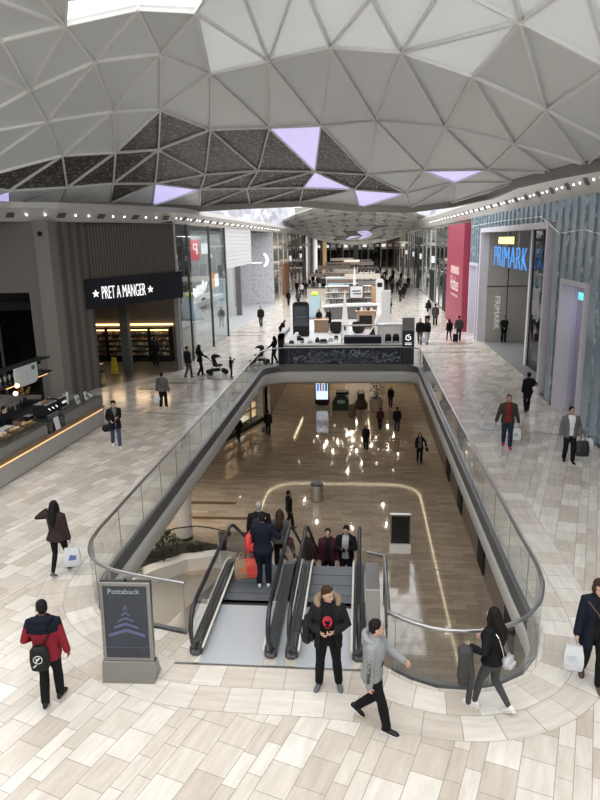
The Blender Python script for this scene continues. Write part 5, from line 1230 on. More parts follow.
class Fig:
    """a posed figure; all coordinates are for a 1.75 m body facing +Y, scaled at the end"""
    def __init__(s, sex='m', lf=(-.1,0,0,0,8), rf=(.1,0,0,0,8), lean=0, lh=None, rh=None, lpole=None, rpole=None, yaw=0, pitch=0, sit=None, curl=.35, bulk=1., side=0):
        s.sex, s.bulk, s.curl = sex, bulk, curl
        s.th, s.sh, s.an = .43, .42, .085
        s.feet = {-1: lf, 1: rf}
        if sit: s.pz = sit; s.py = 0
        else:
            s.py = (lf[1]+rf[1])/2
            zz = []
            for k in (-1, 1):
                f = s.feet[k]; ax, ay, az = s.ankle(k)
                hd = math.hypot(ax-k*.09, ay-s.py); zz.append(az+math.sqrt(max(.01, (.846)**2-hd*hd)))
            s.pz = min(zz)
        s.lean, s.side = R(lean), R(side)
        s.yaw, s.pitch = R(yaw), R(pitch)
        s.dz = s.pz-.93
        sx = .185*bulk if sex == 'm' else .16*bulk
        s.shoul = {k: s.T((k*sx, -.005, 1.405)) for k in (-1, 1)}
        s.hand = {}; s.elb = {}
        for k, h, pole in ((-1, lh, lpole), (1, rh, rpole)):
            if h is None: T = Vector(s.shoul[k])+Vector((k*.05, .05, -.52))
            else: T = Vector(h)
            e, w = ik(s.shoul[k], T, .285, .255, pole or (k*.5, -1, -.1)); s.elb[k], s.hand[k] = e, w
        s.knee = {}; s.ank = {}
        for k in (-1, 1):
            hip = Vector((k*.09, s.py, s.pz)); a = Vector(s.ankle(k)); kn, an = ik(hip, a, s.th, s.sh, (k*.08, 1, .15)); s.knee[k], s.ank[k] = kn, an
        s.headM = Matrix.Rotation(s.yaw, 3, 'Z') @ Matrix.Rotation(s.pitch-s.lean*.3, 3, 'X')
        s.neck = s.T((0, -.008, 1.49)); s.head = s.T((0, .015, 1.62 if sex == 'm' else 1.605))
    def ankle(s, k):
        x, y, lift, pit, spl = s.feet[k]; p = R(pit)
        # heel raised about the ball of the foot
        return (x, y+.13-.13*math.cos(p)-.085*math.sin(p)*.5, lift+.085*math.cos(p)+.13*math.sin(p))
    def T(s, p):
        x, y, z = p; z2 = z-.93; c, n = math.cos(s.lean), math.sin(s.lean); cs, ns = math.cos(s.side), math.sin(s.side)
        y, z2 = y*c+z2*n, z2*c-y*n
        x, z2 = x*cs+z2*ns, z2*cs-x*ns
        return Vector((x, y+s.py, s.pz+z2))
    def torso(s, mb, grow=0., z0=None, z1=None, flare=0., n=20):
        sec = TORSO[s.sex]
        def at(z):
            if z <= sec[0][0]: return (sec[0][1], sec[0][2], sec[0][3])
            for a, b in zip(sec, sec[1:]):
                if a[0] <= z <= b[0]:
                    t = (z-a[0])/(b[0]-a[0]); return tuple(a[i]+(b[i]-a[i])*t for i in (1,2,3))
            return sec[-1][1:]
        lo = z0 if z0 is not None else sec[0][0]; hi = z1 if z1 is not None else sec[-1][0]
        zs = sorted({lo, hi}|{q[0] for q in sec if lo < q[0] < hi}|({lo+(sec[0][0]-lo)*t for t in (.33,.66)} if lo < sec[0][0] else set()))
        rings = []
        for z in zs:
            cy_, rx, ry = at(z); fl = flare*max(0, (.98-z)/max(.05, .98-lo)) if lo < .98 else 0
            g = grow if z < 1.4 else grow*.7
            ring = []
            for j in range(n):
                a = 2*PI*j/n; ca, sa = math.cos(a), math.sin(a); e = 2/2.5
                ring.append(s.T((( rx*s.bulk+g+fl)*math.copysign(abs(ca)**e, ca), cy_+(ry*(s.bulk**1.3)+g+fl)*math.copysign(abs(sa)**e, sa), z)))
            rings.append(ring)
        return mb.loft(rings)
    def arm(s, mb, k, grow=0., t1=1., cuff=0.):
        S, E, W = s.shoul[k], s.elb[k], s.hand[k]; b = s.bulk
        inn = S+(s.T((0,0,1.40))-S)*.35
        pts = [inn, S, S.lerp(E,.5), E, E.lerp(W,.5), E.lerp(W, t1)]
        r = [.062*b, .062*b, .050*b, .042*b, .038*b, .029]
        mb.tube(pts, [q+grow for q in r[:-1]]+[r[-1]+grow+cuff], 10, round_ends=True)
    def leg(s, mb, k, grow=0., t1=1., hem=0., thin=1.):
        hip = Vector((k*.09, s.py, s.pz)); K, A = s.knee[k], s.ank[k]; b = s.bulk
        pts = [hip+Vector((-k*.015,0,.05)), hip.lerp(K,.12), hip.lerp(K,.55), K, K.lerp(A,.3), K.lerp(A,.75), K.lerp(A,t1)]
        r = [.088*b, .090*b, .076*b, .056*b, .056*b, .042, .036]
        mb.tube(pts, [q*thin+grow for q in r[:4]]+[r[4]*thin+grow+hem*.3, r[5]+grow+hem*.7, r[6]+grow+hem], 12, round_ends=True)
    def footM(s, k):
        x, y, lift, pit, spl = s.feet[k]
        return Matrix.Translation(s.ank[k]) @ Matrix.Rotation(-k*R(spl), 4, 'Z') @ Matrix.Rotation(-R(pit), 4, 'X')
    def shoe(s, mb, k, grow=0., sole=False, n=12):
        M = s.footM(k); rings = []
        if sole: prof = [(-.085,.026,.0,.022),(-.06,.036,.0,.024),(.0,.037,.0,.022),(.08,.046,.0,.02),(.14,.044,.0,.02),(.18,.03,.0,.02),(.195,.012,.004,.018)]
        else: prof = [(-.078,.022,.012,.075),(-.055,.034,.008,.105),(-.005,.037,.008,.115),(.05,.040,.008,.082),(.10,.044,.008,.062),(.145,.040,.008,.052),(.175,.027,.010,.042),(.188,.010,.016,.032)]
        for y, w, lo, hi in prof:
            w += grow; c = (lo+hi)/2; h = (hi-lo)/2+grow*.5
            rings.append([M @ Vector((w*math.cos(2*PI*j/n), y, c-.085+h*math.sin(2*PI*j/n))) for j in range(n)])
        mb.loft(rings)
    def hands(s, mb, k, big=1.):
        E, W = s.elb[k], s.hand[k]; d = (W-E).normalized(); u = Vector((0,.75,.66)); u = (u-d*u.dot(d)).normalized()
        n = d.cross(u)
        if n.x*k > 0: n = -n
        rot = lambda v, a: (v*math.cos(a)+n*math.sin(a))
        rings = []
        for t, w, h in ((-.01,.026,.020),(.02,.034,.017),(.055,.041,.016),(.088,.042,.014)):
            c = W+d*t; rings.append([c+u*w*math.cos(2*PI*j/10)+n*h*math.sin(2*PI*j/10) for j in range(10)])
        mb.loft(rings)
        for i, (off, L_) in enumerate(((.033,.070),(.0115,.080),(-.0105,.075),(-.032,.058))):
            p = W+d*.078+u*off; fan = d+u*(off*1.6); fan.normalize(); c = s.curl*(1+.16*i); pts = [p]; a = 0
            for sl in (.45,.32,.25):
                a += c; p = p+rot(fan, a)*L_*sl; pts.append(p)
            mb.tube(pts, [.0092*big,.0088*big,.008*big,.0068*big], 7, round_ends=True)
        b0 = W+d*.022+u*.028; b1 = b0+(d*.55+u*.65+n*.35).normalized()*.038; b2 = b1+(d*.85+u*.2+n*.45).normalized()*.030
        mb.tube([b0, b1, b2], [.014*big,.0105*big,.008*big], 7, round_ends=True)
    def skull(s, mb):
        M = s.headM; H = s.head
        def B(c, r, n=14, m=10): mb.ball(H+M @ Vector(c), r, n, m, M)
        B((0,-.012,.035), (.076,.096,.096)); B((0,.018,-.04), (.060,.070,.072)); B((0,.055,-.088), (.030,.030,.026), 10, 8)
        B((0,.072,.022), (.052,.018,.018), 10, 6)                       # brow
        mb.tube([H+M @ Vector(p) for p in ((0,.082,.012),(0,.098,-.012),(0,.106,-.030))], [.009,.012,.014], 8, round_ends=True)  # nose
        B((0,.083,-.062), (.024,.012,.010), 10, 6)                      # lips
        for k in (-1, 1): B((k*.036,.066,-.03), (.022,.018,.022), 8, 6); B((k*.077,-.008,-.008), (.010,.022,.032), 8, 8)
        w = .052 if s.sex == 'm' else .044
        mb.tube([s.T((0,-.012,1.44)), s.neck, H+M @ Vector((0,-.02,-.06))], [w+.012, w, w], 12)
    def headpt(s, p): return s.head+s.headM @ Vector(p)

def put(name, me, m, parent, sc, smooth=True, slots=None):
    ms = m if isinstance(m, (list, tuple)) else [m]
    if slots:
        idx = [slots(p.center) for p in me.polygons]
    me.transform(Matrix.Scale(sc, 4))
    for k in ms: me.materials.append(k)
    for i, p in enumerate(me.polygons):
        p.use_smooth = smooth
        if slots: p.material_index = idx[i]
    o = bpy.data.objects.new(name, me); COL.objects.link(o); o.parent = parent
    return o

def cut_away(me, fn):
    bm = bmesh.new(); bm.from_mesh(me)
    bmesh.ops.delete(bm, geom=[f for f in bm.faces if fn(f.calc_center_median())], context='FACES'); bm.to_mesh(me); bm.free(); return me

def person(label, loc, face, H=1.75, sex='m', q=1, top=CK, hem=.84, flare=0., grow=.028, open_=None, shirt=None, legs=CK, legkind='trousers', shoes=SHB, sole=None, hair='short', hairm=HB, skin=SK1,
           hood=None, slots=None, eyes=False, group=None, upper=None, tee=False, **pose):
    """q: 0 near and fine, 1 middle distance, 2 far. face: heading in degrees (0 = +Y, 90 = -X, 180 = towards the camera)"""
    f = Fig(sex, **pose); sc = H/1.75
    t = thing('person', label, 'person', loc, R(face), group, local=True)
    vox = (.0075, .013, .024)[q]; cv = (.011, .016, .028)[q]
    mb = MB(); f.torso(mb, -.012); f.skull(mb)
    for k in (-1, 1):
        f.arm(mb, k, -.004); f.hands(mb, k, (1, 1.25, 1.9)[q]); f.leg(mb, k, -.008); f.shoe(mb, k, -.006)
    put('body', remesh(mb, vox, 2, .35), skin, t, sc)
    # top
    mb = MB(); f.torso(mb, grow, hem, None, flare)
    for k in (-1, 1): f.arm(mb, k, grow*.62, .42 if tee else .97, .006)
    if not tee or True:
        c0 = f.T((0,-.012,1.47)); mb.tube([c0, f.T((0,-.006,1.515))], [.082 if sex == 'm' else .07, .066 if sex == 'm' else .058], 14)
    me = remesh(mb, cv, (5, 4, 2)[q], .5)
    if open_: me = cut_away(me, lambda c: c.y > f.py+math.sin(f.lean)*(c.z-f.pz)+.035 and abs(c.x) < open_(c.z-f.dz) and c.z-f.dz > hem-.1)
    put('jacket' if hem < 1.0 else 'top', me, top if not slots else top, t, sc, slots=(lambda c: slots(Vector((c.x, c.y-f.py, c.z-f.dz)))) if slots else None)
    if shirt:
        mb = MB(); f.torso(mb, .014, .86, 1.505); put('shirt', remesh(mb, cv, 3), shirt, t, sc)
    # trousers
    mb = MB()
    thin = .93 if legkind == 'leggings' else 1.
    g = .006 if legkind == 'leggings' else .015
    for k in (-1, 1): f.leg(mb, k, g, .96, 0 if legkind == 'leggings' else .016, thin)
    f.torso(mb, .012, .80, 1.0)
    put('leggings' if legkind == 'leggings' else 'trousers', remesh(mb, cv, (5, 4, 2)[q], .5), legs, t, sc)
    for k in (-1, 1):
        mb = MB(); f.shoe(mb, k, .002)
        me = bpy.data.meshes.new('shoe'); me.from_pydata(mb.v, [], mb.f); o = put('shoe', me, shoes, t, sc)
        if sole:
            mb = MB(); f.shoe(mb, k, .003, True); me = bpy.data.meshes.new('sole'); me.from_pydata(mb.v, [], mb.f); put('sole', me, sole, o, sc, False)
    # hair
    mb = MB(); M = f.headM
    def HBALL(c, r): mb.ball(f.headpt(c), r, 14, 10, M)
    if hair != 'bald':
        HBALL((0,-.026,.050), (.084,.098,.092)); HBALL((0,-.055,.0), (.074,.062,.075))
        if hair in ('quiff', 'swept'): HBALL((.01,.045,.118), (.062,.048,.034)); HBALL((.03,.05,.10), (.045,.04,.035))
        if hair == 'cap': HBALL((0,.09,.06), (.06,.06,.012))
        if hair == 'bob': HBALL((0,-.04,-.03), (.095,.07,.10)); HBALL((-.075,.0,-.01), (.025,.05,.075)); HBALL((.075,.0,-.01), (.025,.05,.075)); HBALL((0,.06,.10), (.06,.04,.03))
        if hair == 'long':
            mb.tube([f.headpt((0,-.06,.03)), f.headpt((0,-.085,-.08)), f.T((0,-.105,1.42)), f.T((0,-.125,1.30)), f.T((0,-.13,1.22))], [.08,.088,.098,.085,.05], 12, flat=1., round_ends=True)
            for k in (-1, 1): mb.tube([f.headpt((k*.062,.0,.06)), f.headpt((k*.083,.005,-.03)), f.T((k*.085,.02,1.44)), f.T((k*.085,.05,1.32))], [.03,.034,.03,.014], 8, round_ends=True)
        if hair == 'bun': HBALL((0,-.12,.09), (.045,.045,.045))
        put('hair', remesh(mb, (.009,.013,.02)[q], 2, .5), hairm, t, sc)
    if hood:
        mb = MB(); pts = []
        for i in range(11):
            a = R(-150+i*30*1.0) if False else R(-60+i*30)
            pts.append(f.T((.135*math.cos(a), -.045+.115*math.sin(a)*-1, 1.475+.035*math.sin(a))))
        hr, ht, hz = (.165,.062,1.485) if hood is FUR else (.135,.05,1.46)
        pts = [f.T((hr*math.cos(R(a)), -.025-hr*.9*math.sin(R(a)), hz+.045*math.sin(R(a)))) for a in range(-32, 213, 23)]
        mb.tube(pts, [ht*.7]+[ht]*(len(pts)-2)+[ht*.7], 10, round_ends=True)
        mb.ball(f.T((0,-.13,1.40)), (.11,.06,.09), 12, 8)
        put('hood', remesh(mb, cv, 3), hood, t, sc)
    if eyes:
        for k in (-1, 1):
            e = MB().ball(f.headpt((k*.031,.077,.004)), (.013,.008,.008), 10, 8, M); me = bpy.data.meshes.new('eye'); me.from_pydata(e.v, [], e.f); eo = put('eye', me, EYEW, t, sc)
            e = MB().ball(f.headpt((k*.031,.083,.004)), .0055, 8, 6, M); me = bpy.data.meshes.new('iris'); me.from_pydata(e.v, [], e.f); put('iris', me, EYED, eo, sc)
            e = MB().tube([f.headpt((k*.014,.090,.022)), f.headpt((k*.034,.087,.027)), f.headpt((k*.052,.076,.022))], .0045, 6); me = bpy.data.meshes.new('eyebrow'); me.from_pydata(e.v, [], e.f); put('eyebrow', me, hairm, t, sc)
        e = MB().ball(f.headpt((0,.092,-.062)), (.022,.006,.007), 10, 6, M); me = bpy.data.meshes.new('lips'); me.from_pydata(e.v, [], e.f); put('lips', me, LIP, t, sc)
        for k in (-1, 1): pass
    t['_H'] = sc
    Rz = Matrix.Translation(loc) @ Matrix.Rotation(R(face), 4, 'Z')
    t_info = dict(root=t, fig=f, sc=sc, M=Rz, hand={k: Rz @ (f.hand[k]*sc) for k in (-1, 1)}, W=lambda p: Rz @ (Vector(p)*sc), T=lambda p: Rz @ (f.T(p)*sc))
    return t_info

# --- bags and other carried things
def carrier(label, p, m, w_=.32, h=.38, dep=.13, face=0, name='carrier_bag', cat='bag', print_=None, handle=.16):
    """a paper or plastic carrier bag hanging below the hand at p"""
    p = Vector(p); t = thing(name, label, cat, (p.x, p.y, p.z-handle-h), R(face), local=True)
    mb = MB(); rings = []
    for z, a, b in ((0,.80,.80),(.03,.92,1),(h*.3,1.0,1.1),(h*.65,.98,.85),(h,.80,.30)):
        rings.append([(sx*w_/2*a, sy*dep/2*b, z) for sx, sy in ((-1,-1),(-.4,-1.12),(.4,-1.12),(1,-1),(1,1),(.4,1.12),(-.4,1.12),(-1,1))])
    mb.loft(rings).build('bag_body', m, t)
    for sy in (-1, 1): MB().tube([(-w_*.2,sy*dep*.2,h-.02),(-w_*.12,sy*dep*.1,h+handle*.8),(0,0,h+handle),(w_*.12,sy*dep*.1,h+handle*.8),(w_*.2,sy*dep*.2,h-.02)], .006, 5).build('handle', m if name != 'carrier_bag' else m, t)
    if print_:
        for s_ in (-1, 1): MB().prism([(-w_*.25,h*.3),(w_*.2,h*.25),(w_*.3,h*.6),(-w_*.1,h*.68)], s_*dep*.56, s_*(dep*.56+.004), 'y').build('print', print_, t)
    return t
def soft_bag(label, loc, face, w_, h, d_, m, name, parts=()):
    t = thing(name, label, 'bag', loc, R(face), local=True)
    mb = MB(); rings = []
    for z, a in ((0,.7),(.06,.95),(h*.5,1),(h*.85,.9),(h,.6)):
        rings.append([(w_/2*a*math.copysign(abs(math.cos(2*PI*j/16))**.7, math.cos(2*PI*j/16)), d_/2*a*math.copysign(abs(math.sin(2*PI*j/16))**.7, math.sin(2*PI*j/16)), z) for j in range(16)])
    mb.loft(rings).build('bag_body', m, t, smooth=True)
    MB().box(-w_*.36,w_*.36,-d_/2-.035,-d_/2+.02,h*.12,h*.5).build('pocket', m, t, bevel=.015)
    for s_ in (-1, 1): MB().tube([(s_*w_*.25,d_*.4,h*.05),(s_*w_*.3,d_*.62,h*.5),(s_*w_*.22,d_*.4,h*.95)], .014, 6).build('strap', m, t)
    MB().tube([(-.05,0,h-.01),(-.03,0,h+.05),(.03,0,h+.05),(.05,0,h-.01)], .008, 6).build('grab_handle', m, t)
    return t
def strap(label, pts, m=None, r=.012):
    o = MB().tube(pts, r, 6).build('bag_strap', m or CK); return tag(o, label, 'strap')
PLW = mat('white plastic bag', (.54,.55,.58), .45, var=.08, scale=8); PLB = mat('blue print', (.10,.14,.40), .5); PAPER = mat('brown paper bag', (.27,.17,.11), .7); REDB = mat('red bag fabric', (.55,.04,.04), .6); REDP = mat('red patterned bag', (.50,.06,.04), .5, var=.5, scale=14); BLB = mat('black bag leather', (.009,.009,.010), .6, spec=.25); PINKB = mat('mauve paper bag', (.30,.24,.22), .6)

W1 = dict(lf=(-.09,.27,0,0,6), rf=(.09,-.25,0,28,6)); W2 = dict(lf=(-.09,-.25,0,28,6), rf=(.09,.27,0,0,6)); W3 = dict(lf=(-.09,.14,0,0,6), rf=(.09,-.14,0,12,6)); W4 = dict(lf=(-.09,-.14,0,12,6), rf=(.09,.14,0,0,6))

# 1 man in red and navy jacket, walking away at the lower left
a = person('person in a red and navy jacket with a black sling bag, walking away lower left', (-4.84,8.42,0), 12, 1.80, 'm', 0, top=[RD, NV], hem=.80, flare=.02, grow=.034, legs=CK, shoes=SHB, hair='short', skin=SK3,
    slots=lambda c: 1 if c.z > 1.27+.0*c.x and abs(c.x) < .30 and not (abs(c.x) > .225 and c.z < 1.36) else 0, hood=NV, yaw=28, pitch=-8, lf=(-.07,-.1,0,12,5), rf=(.09,.14,0,0,14), lh=(-.20,.20,1.06), rh=(.30,.04,.84))
p = a['T']((-.04,-.215,.74)); sb = soft_bag('black sling bag with a white emblem hanging on the red jacket', (p.x, p.y, p.z), 12, .30, .40, .12, BLB, 'sling_bag')
EMB = mat('white bag emblem', (.6,.6,.6), .6)
MB().tube([(math.cos(k*PI/6)*.065, -.10, .235+math.sin(k*PI/6)*.065) for k in range(12)], .007, 5, closed=True).build('emblem', EMB, sb); MB().tube([(-.03,-.105,.20),(.03,-.105,.27)], .012, 5).build('emblem', EMB, sb); MB().tube([(-.03,-.105,.26),(.0,-.105,.235)], .010, 5).build('emblem', EMB, sb); MB().tube([(-.07,-.105,.12),(-.03,-.105,.15)], .012, 5).build('emblem', EMB, sb)
strap('black strap of the sling bag across the red jacket', [a['T'](v) for v in ((.02,-.18,1.12),(.10,-.165,1.25),(.13,-.13,1.40),(.12,-.02,1.475))])
# 2 woman, dark brown jacket
a = person('person in a dark plum jacket and black leggings walking away left of the balustrade', (-6.56,12.42,0), -4, 1.74, 'f', 0, top=PL, hem=.84, flare=.03, grow=.034, legs=CK, legkind='leggings', shoes=SHG, sole=SOLE, hair='long', lf=(-.07,-.20,0,22,2), rf=(.09,.22,0,10,2), lh=(-.24,.10,1.46), lpole=(-1,-.3,-.6), rh=(.27,.02,.82), pitch=-6)
p = a['hand'][1]; carrier('white plastic bag with blue print in the hand of the plum-jacketed walker', (p.x+.03, p.y, p.z-.06), PLW, .34, .42, .16, 20, print_=PLB)
# 3 man with fur-trimmed hood, facing the camera
a = person('person in a dark parka with tan fur hood and red-printed shirt facing the camera', (-.52,9.12,0), 180, 1.79, 'm', 0, top=CK2, hem=.74, flare=.03, grow=.045, open_=lambda z: .085+max(0,(1.5-z))*.06, shirt=CK, legs=CK, shoes=SHG, hair='swept', hairm=HBR, hood=FUR, eyes=True, yaw=48, pitch=-4,
    lf=(-.16,0,0,0,14), rf=(.15,.02,0,0,16), lh=(-.10,.20,1.09), rh=(.10,.21,1.07), lpole=(-1,-.5,-.2), rpole=(1,-.5,-.2), curl=.7)
f = a['fig']
def tee_print(info, m):
    mb = MB(); c = lambda x, z: info['fig'].T((x, .150+.0*z, z))*info['sc']
    out = [(.075*math.cos(k*PI/9), 1.24+.10*math.sin(k*PI/9)) for k in range(18)]; inn_ = [(.042*math.cos(k*PI/9), 1.245+.06*math.sin(k*PI/9)) for k in range(18)]
    vs_ = [c(*q) for q in out]+[c(*q) for q in inn_]; mb.add(vs_, [(k,(k+1)%18,18+(k+1)%18,18+k) for k in range(18)])
    mb.add([c(-.03,1.25),c(.03,1.25),c(.035,1.30),c(-.035,1.30)], [(0,1,2,3)]); mb.add([c(-.025,1.12),c(.025,1.12),c(.03,1.18),c(-.03,1.18)], [(0,1,2,3)])
    me = bpy.data.meshes.new('shirt_print'); me.from_pydata(mb.v, [], mb.f); me.materials.append(m); o = bpy.data.objects.new('shirt_print', me); COL.objects.link(o); o.parent = info['root']
tee_print(a, mat('red shirt print', (.45,.02,.04), .6))
p = a['T']((.315,-.02,.80)); soft_bag('black backpack hanging at the hip of the person in the fur-hooded parka', (p.x, p.y, p.z), 80, .32, .42, .15, BLB, 'backpack')
strap('black strap of the backpack on the fur-hooded parka', [a['T'](v) for v in ((.29,.0,1.18),(.245,.06,1.34),(.17,.03,1.475))], BLB, .015)
# 4 man in grey hoodie, striding to the right
a = person('person in a grey hoodie and black trousers striding past the right escalator', (.20,8.28,0), -104, 1.80, 'm', 0, top=GY, hem=.86, grow=.036, legs=CK, shoes=SHB, sole=SOLE, hair='short', hood=GY, eyes=True, yaw=22, pitch=-3, lean=4,
    rf=(.09,.20,0,0,10), lf=(-.09,-.28,.05,38,4), rh=(.27,-.02,.83), lh=(-.22,.36,1.0), lpole=(-.4,-1,-.4), curl=.6)
LETT = mat('dark print lettering', (.03,.035,.04), .6)
S_, E_, W_ = [a['M'] @ (v*a['sc']) for v in (a['fig'].shoul[1], a['fig'].elb[1], a['fig'].hand[1])]
dd = (W_-S_).normalized(); outn = a['M'].to_3x3() @ Vector((1,0,0)); upv = outn.cross(dd).normalized()
o = text_mesh('sleeve_lettering', 'CALIFORNIA', LETT, None, S_+dd*.12+outn*.062+upv*-.03, dd, outn.cross(dd)*1, .36, .06, .012); o.parent = a['root']; o.matrix_parent_inverse = a['M'].inverted()
fr_ = a['M'].to_3x3() @ Vector((0,1,0)); rt_ = a['M'].to_3x3() @ Vector((-1,0,0))
o = text_mesh('chest_lettering', 'LA', LETT, None, a['T']((.10,.145,1.10)), rt_, (0,0,1), .10, .09, .015); o.parent = a['root']; o.matrix_parent_inverse = a['M'].inverted()
# 5 woman with long hair, coat over her arm
a = person('person with long dark hair in black jacket and grey leggings by the glass corner', (1.98,8.72,0), 52, 1.78, 'f', 0, top=CK, hem=.90, flare=.02, grow=.034, legs=cloth('charcoal leggings', (.06,.062,.065)), legkind='leggings', shoes=SHW, sole=SOLE, hair='long', yaw=-14, lf=(-.08,.24,0,0,4), rf=(.09,-.22,0,24,4), lh=(-.26,.24,1.10), rh=(.17,.24,1.06), lean=3)
p = a['hand'][-1]; ct = thing('coat', 'grey coat draped over the arm of the long-haired person by the glass corner', 'coat', (p.x-.10, p.y-.10, p.z-.7), R(30), local=True)
mb = MB(); rings = []
for z, w_, d_ in ((.10,.03,.02),(.16,.09,.04),(.34,.13,.05),(.55,.12,.065),(.72,.12,.10),(.77,.06,.07)):
    rings.append([(w_*math.cos(2*PI*j/14)*(1+.12*math.sin(3*j)), d_*math.sin(2*PI*j/14)*(1+.15*math.cos(4*j)), z) for j in range(14)])
mb.loft(rings).build('coat_body', DG, ct, smooth=True); MB().tube([(.05,-.02,.6),(.09,-.05,.3),(.06,-.04,-.16)], [.06,.05,.042], 8, round_ends=True).build('sleeve', DG, ct, smooth=True)
p = a['T']((.04,-.20,.84)); hb_ = soft_bag('pale grey shoulder bag on the hip of the long-haired person', (p.x, p.y, p.z), 52, .26, .17, .10, mat('pale grey leather', (.45,.45,.46), .4), 'shoulder_bag')
strap('chain strap of the pale grey shoulder bag', [a['T'](v) for v in ((-.04,-.185,1.0),(-.10,-.175,1.2),(-.13,-.14,1.36),(-.10,-.02,1.46))], CHROME, .008)
# 6 woman at the right edge
a = person('person in a long navy coat with white carrier bag at the right edge', (3.68,9.48,0), 172, 1.85, 'f', 0, top=NV, hem=.66, flare=.03, grow=.036, open_=lambda z: .05, shirt=CK, legs=CK, shoes=SHBR, hair='bob', hairm=HBR, eyes=True, yaw=8, pitch=-6, lf=(-.08,.16,0,0,6), rf=(.10,-.20,0,24,6), rh=(.28,.10,.84), lh=(-.26,.06,.84))
p = a['hand'][1]; carrier('white carrier bag held by the person in the navy coat at the right edge', (p.x-.02, p.y, p.z-.06), PLW, .30, .42, .15, 170, print_=mat('faint grey print', (.5,.52,.58), .5))
strap('thin brown cross-body strap over the long navy coat', [a['T'](v) for v in ((.16,.13,1.44),(.02,.165,1.28),(-.12,.17,1.02),(-.2,.1,.9))], mat('brown strap', (.12,.08,.05), .5), .009)
# 7 man with black bag near the coffee bar
a = person('person in black coat and blue jeans holding a bag beside the coffee bar', (-8.72,21.5,0), -150, 1.72, 'm', 1, top=CK, hem=.72, flare=.04, grow=.038, legs=JN, shoes=SHW, hair='quiff', eyes=True, open_=lambda z: .03+max(0,z-1.25)*.25, shirt=MG, yaw=-25, pitch=-10, lf=(-.08,.24,0,0,4), rf=(.10,-.20,0,20,6), rh=(.18,.20,1.02), lh=(-.08,.24,1.12))
p = a['hand'][1]; soft_bag('boxy black handbag carried by the person in blue jeans', (p.x-.12, p.y-.02, p.z-.36), -150, .36, .25, .14, BLB, 'handbag')
# 8 man in grey jumper
a = person('person in a grey jumper with white bag walking away toward the sandwich shop', (-8.62,26.85,0), -5, 1.64, 'm', 1, top=cloth('grey jumper', (.105,.105,.10)), hem=.86, grow=.04, legs=CK, shoes=SHW, hair='short', bulk=1.08, lf=(-.09,-.10,0,14,5), rf=(.1,.12,0,0,5), lh=(-.30,.03,.86), rh=(.30,.02,.86))
p = a['hand'][-1]; carrier('white plastic bag carried by the person in the grey jumper', (p.x, p.y, p.z-.05), PLW, .30, .36, .16, 10)
strap('thin dark strap across the back of the grey jumper', [a['T'](v) for v in ((-.13,-.13,1.44),(0,-.19,1.2),(.17,-.16,.96))], BLB, .012)
# 9 couple with pushchair
person('person in dark clothes on the left of the couple with the pushchair', (-9.25,33.5,0), -40, 1.72, 'm', 1, top=CK2, legs=DG, hair='short', **W4)
person('long-haired person in black pushing the pushchair near the glass shopfront', (-8.72,34.0,0), -62, 1.74, 'f', 1, top=CK, hem=.78, legs=CK, hair='long', lh=(-.2,.36,1.02), rh=(.2,.36,1.02), **W3)
def pushchair(label, loc, face):
    t = thing('pushchair', label, 'pushchair', loc, R(face), local=True)
    fab = CK2
    MB().prism([(-.18,.48),(-.05,.44),(.28,.50),(.30,.54),(.02,.54),(-.12,.92),(-.20,.90)], -.2,.2,'x').build('seat', fab, t)
    MB().prism([(-.25,.86),(-.22,1.02),(-.06,1.12),(.14,1.06),(.22,.92),(.06,.98),(-.10,.94)], -.21,.21,'x').build('hood', fab, t)
    for s_ in (-1, 1):
        MB().tube([(s_*.22,-.62,1.05),(s_*.23,-.30,.78),(s_*.23,.45,.12)], .014, 6).build('frame', DSTEEL, t); MB().tube([(s_*.23,.02,.52),(s_*.24,-.42,.12)], .014, 6).build('frame', DSTEEL, t)
        for y in (.45,-.42):
            w_ = MB().lathe([(.03,-.025),(.125,-.025),(.14,-.01),(.14,.01),(.125,.025),(.03,.025)], 0, 0, 16); w_.v = [(s_*.24+z, y+y2, .14+x) for x, y2, z in w_.v]; w_.build('wheel', BLACK, t)
    MB().tube([(-.22,-.62,1.05),(.22,-.62,1.05)], .018, 6).build('handlebar', BLACK, t); MB().box(-.17,.17,-.35,.15,.2,.32).build('basket', fab, t)
    return t
pushchair('black pushchair pushed by the couple near the glass shopfront', (-7.9,34.42,0), -62)
# 10 child at the rail, 11 lone walker, 12 bridge
person('small child raising one arm by the left balustrade', (-6.95,33.6,0), -70, 1.12, 'm', 1, top=CK2, hem=.86, legs=DG, hair='short', rh=(.34,.30,1.62), rpole=(1,-.2,-.5), lh=(-.2,.25,1.2))
person('lone person in dark jacket and grey trousers in front of the white recess', (-8.5,54.5,0), 178, 1.77, 'm', 1, top=CK2, hem=.80, grow=.04, legs=DG, hair='short', **W3)
person('person in black with a pushchair at the left end of the navy kiosk', (-5.12,37.55,0), 80, 1.66, 'f', 1, top=CK, hem=.8, legs=CK, hair='long', lh=(-.2,.36,1.02), rh=(.2,.36,1.02), **W3)
pushchair('black pushchair beside the left end of the navy kiosk', (-6.0,37.5,0), 80)
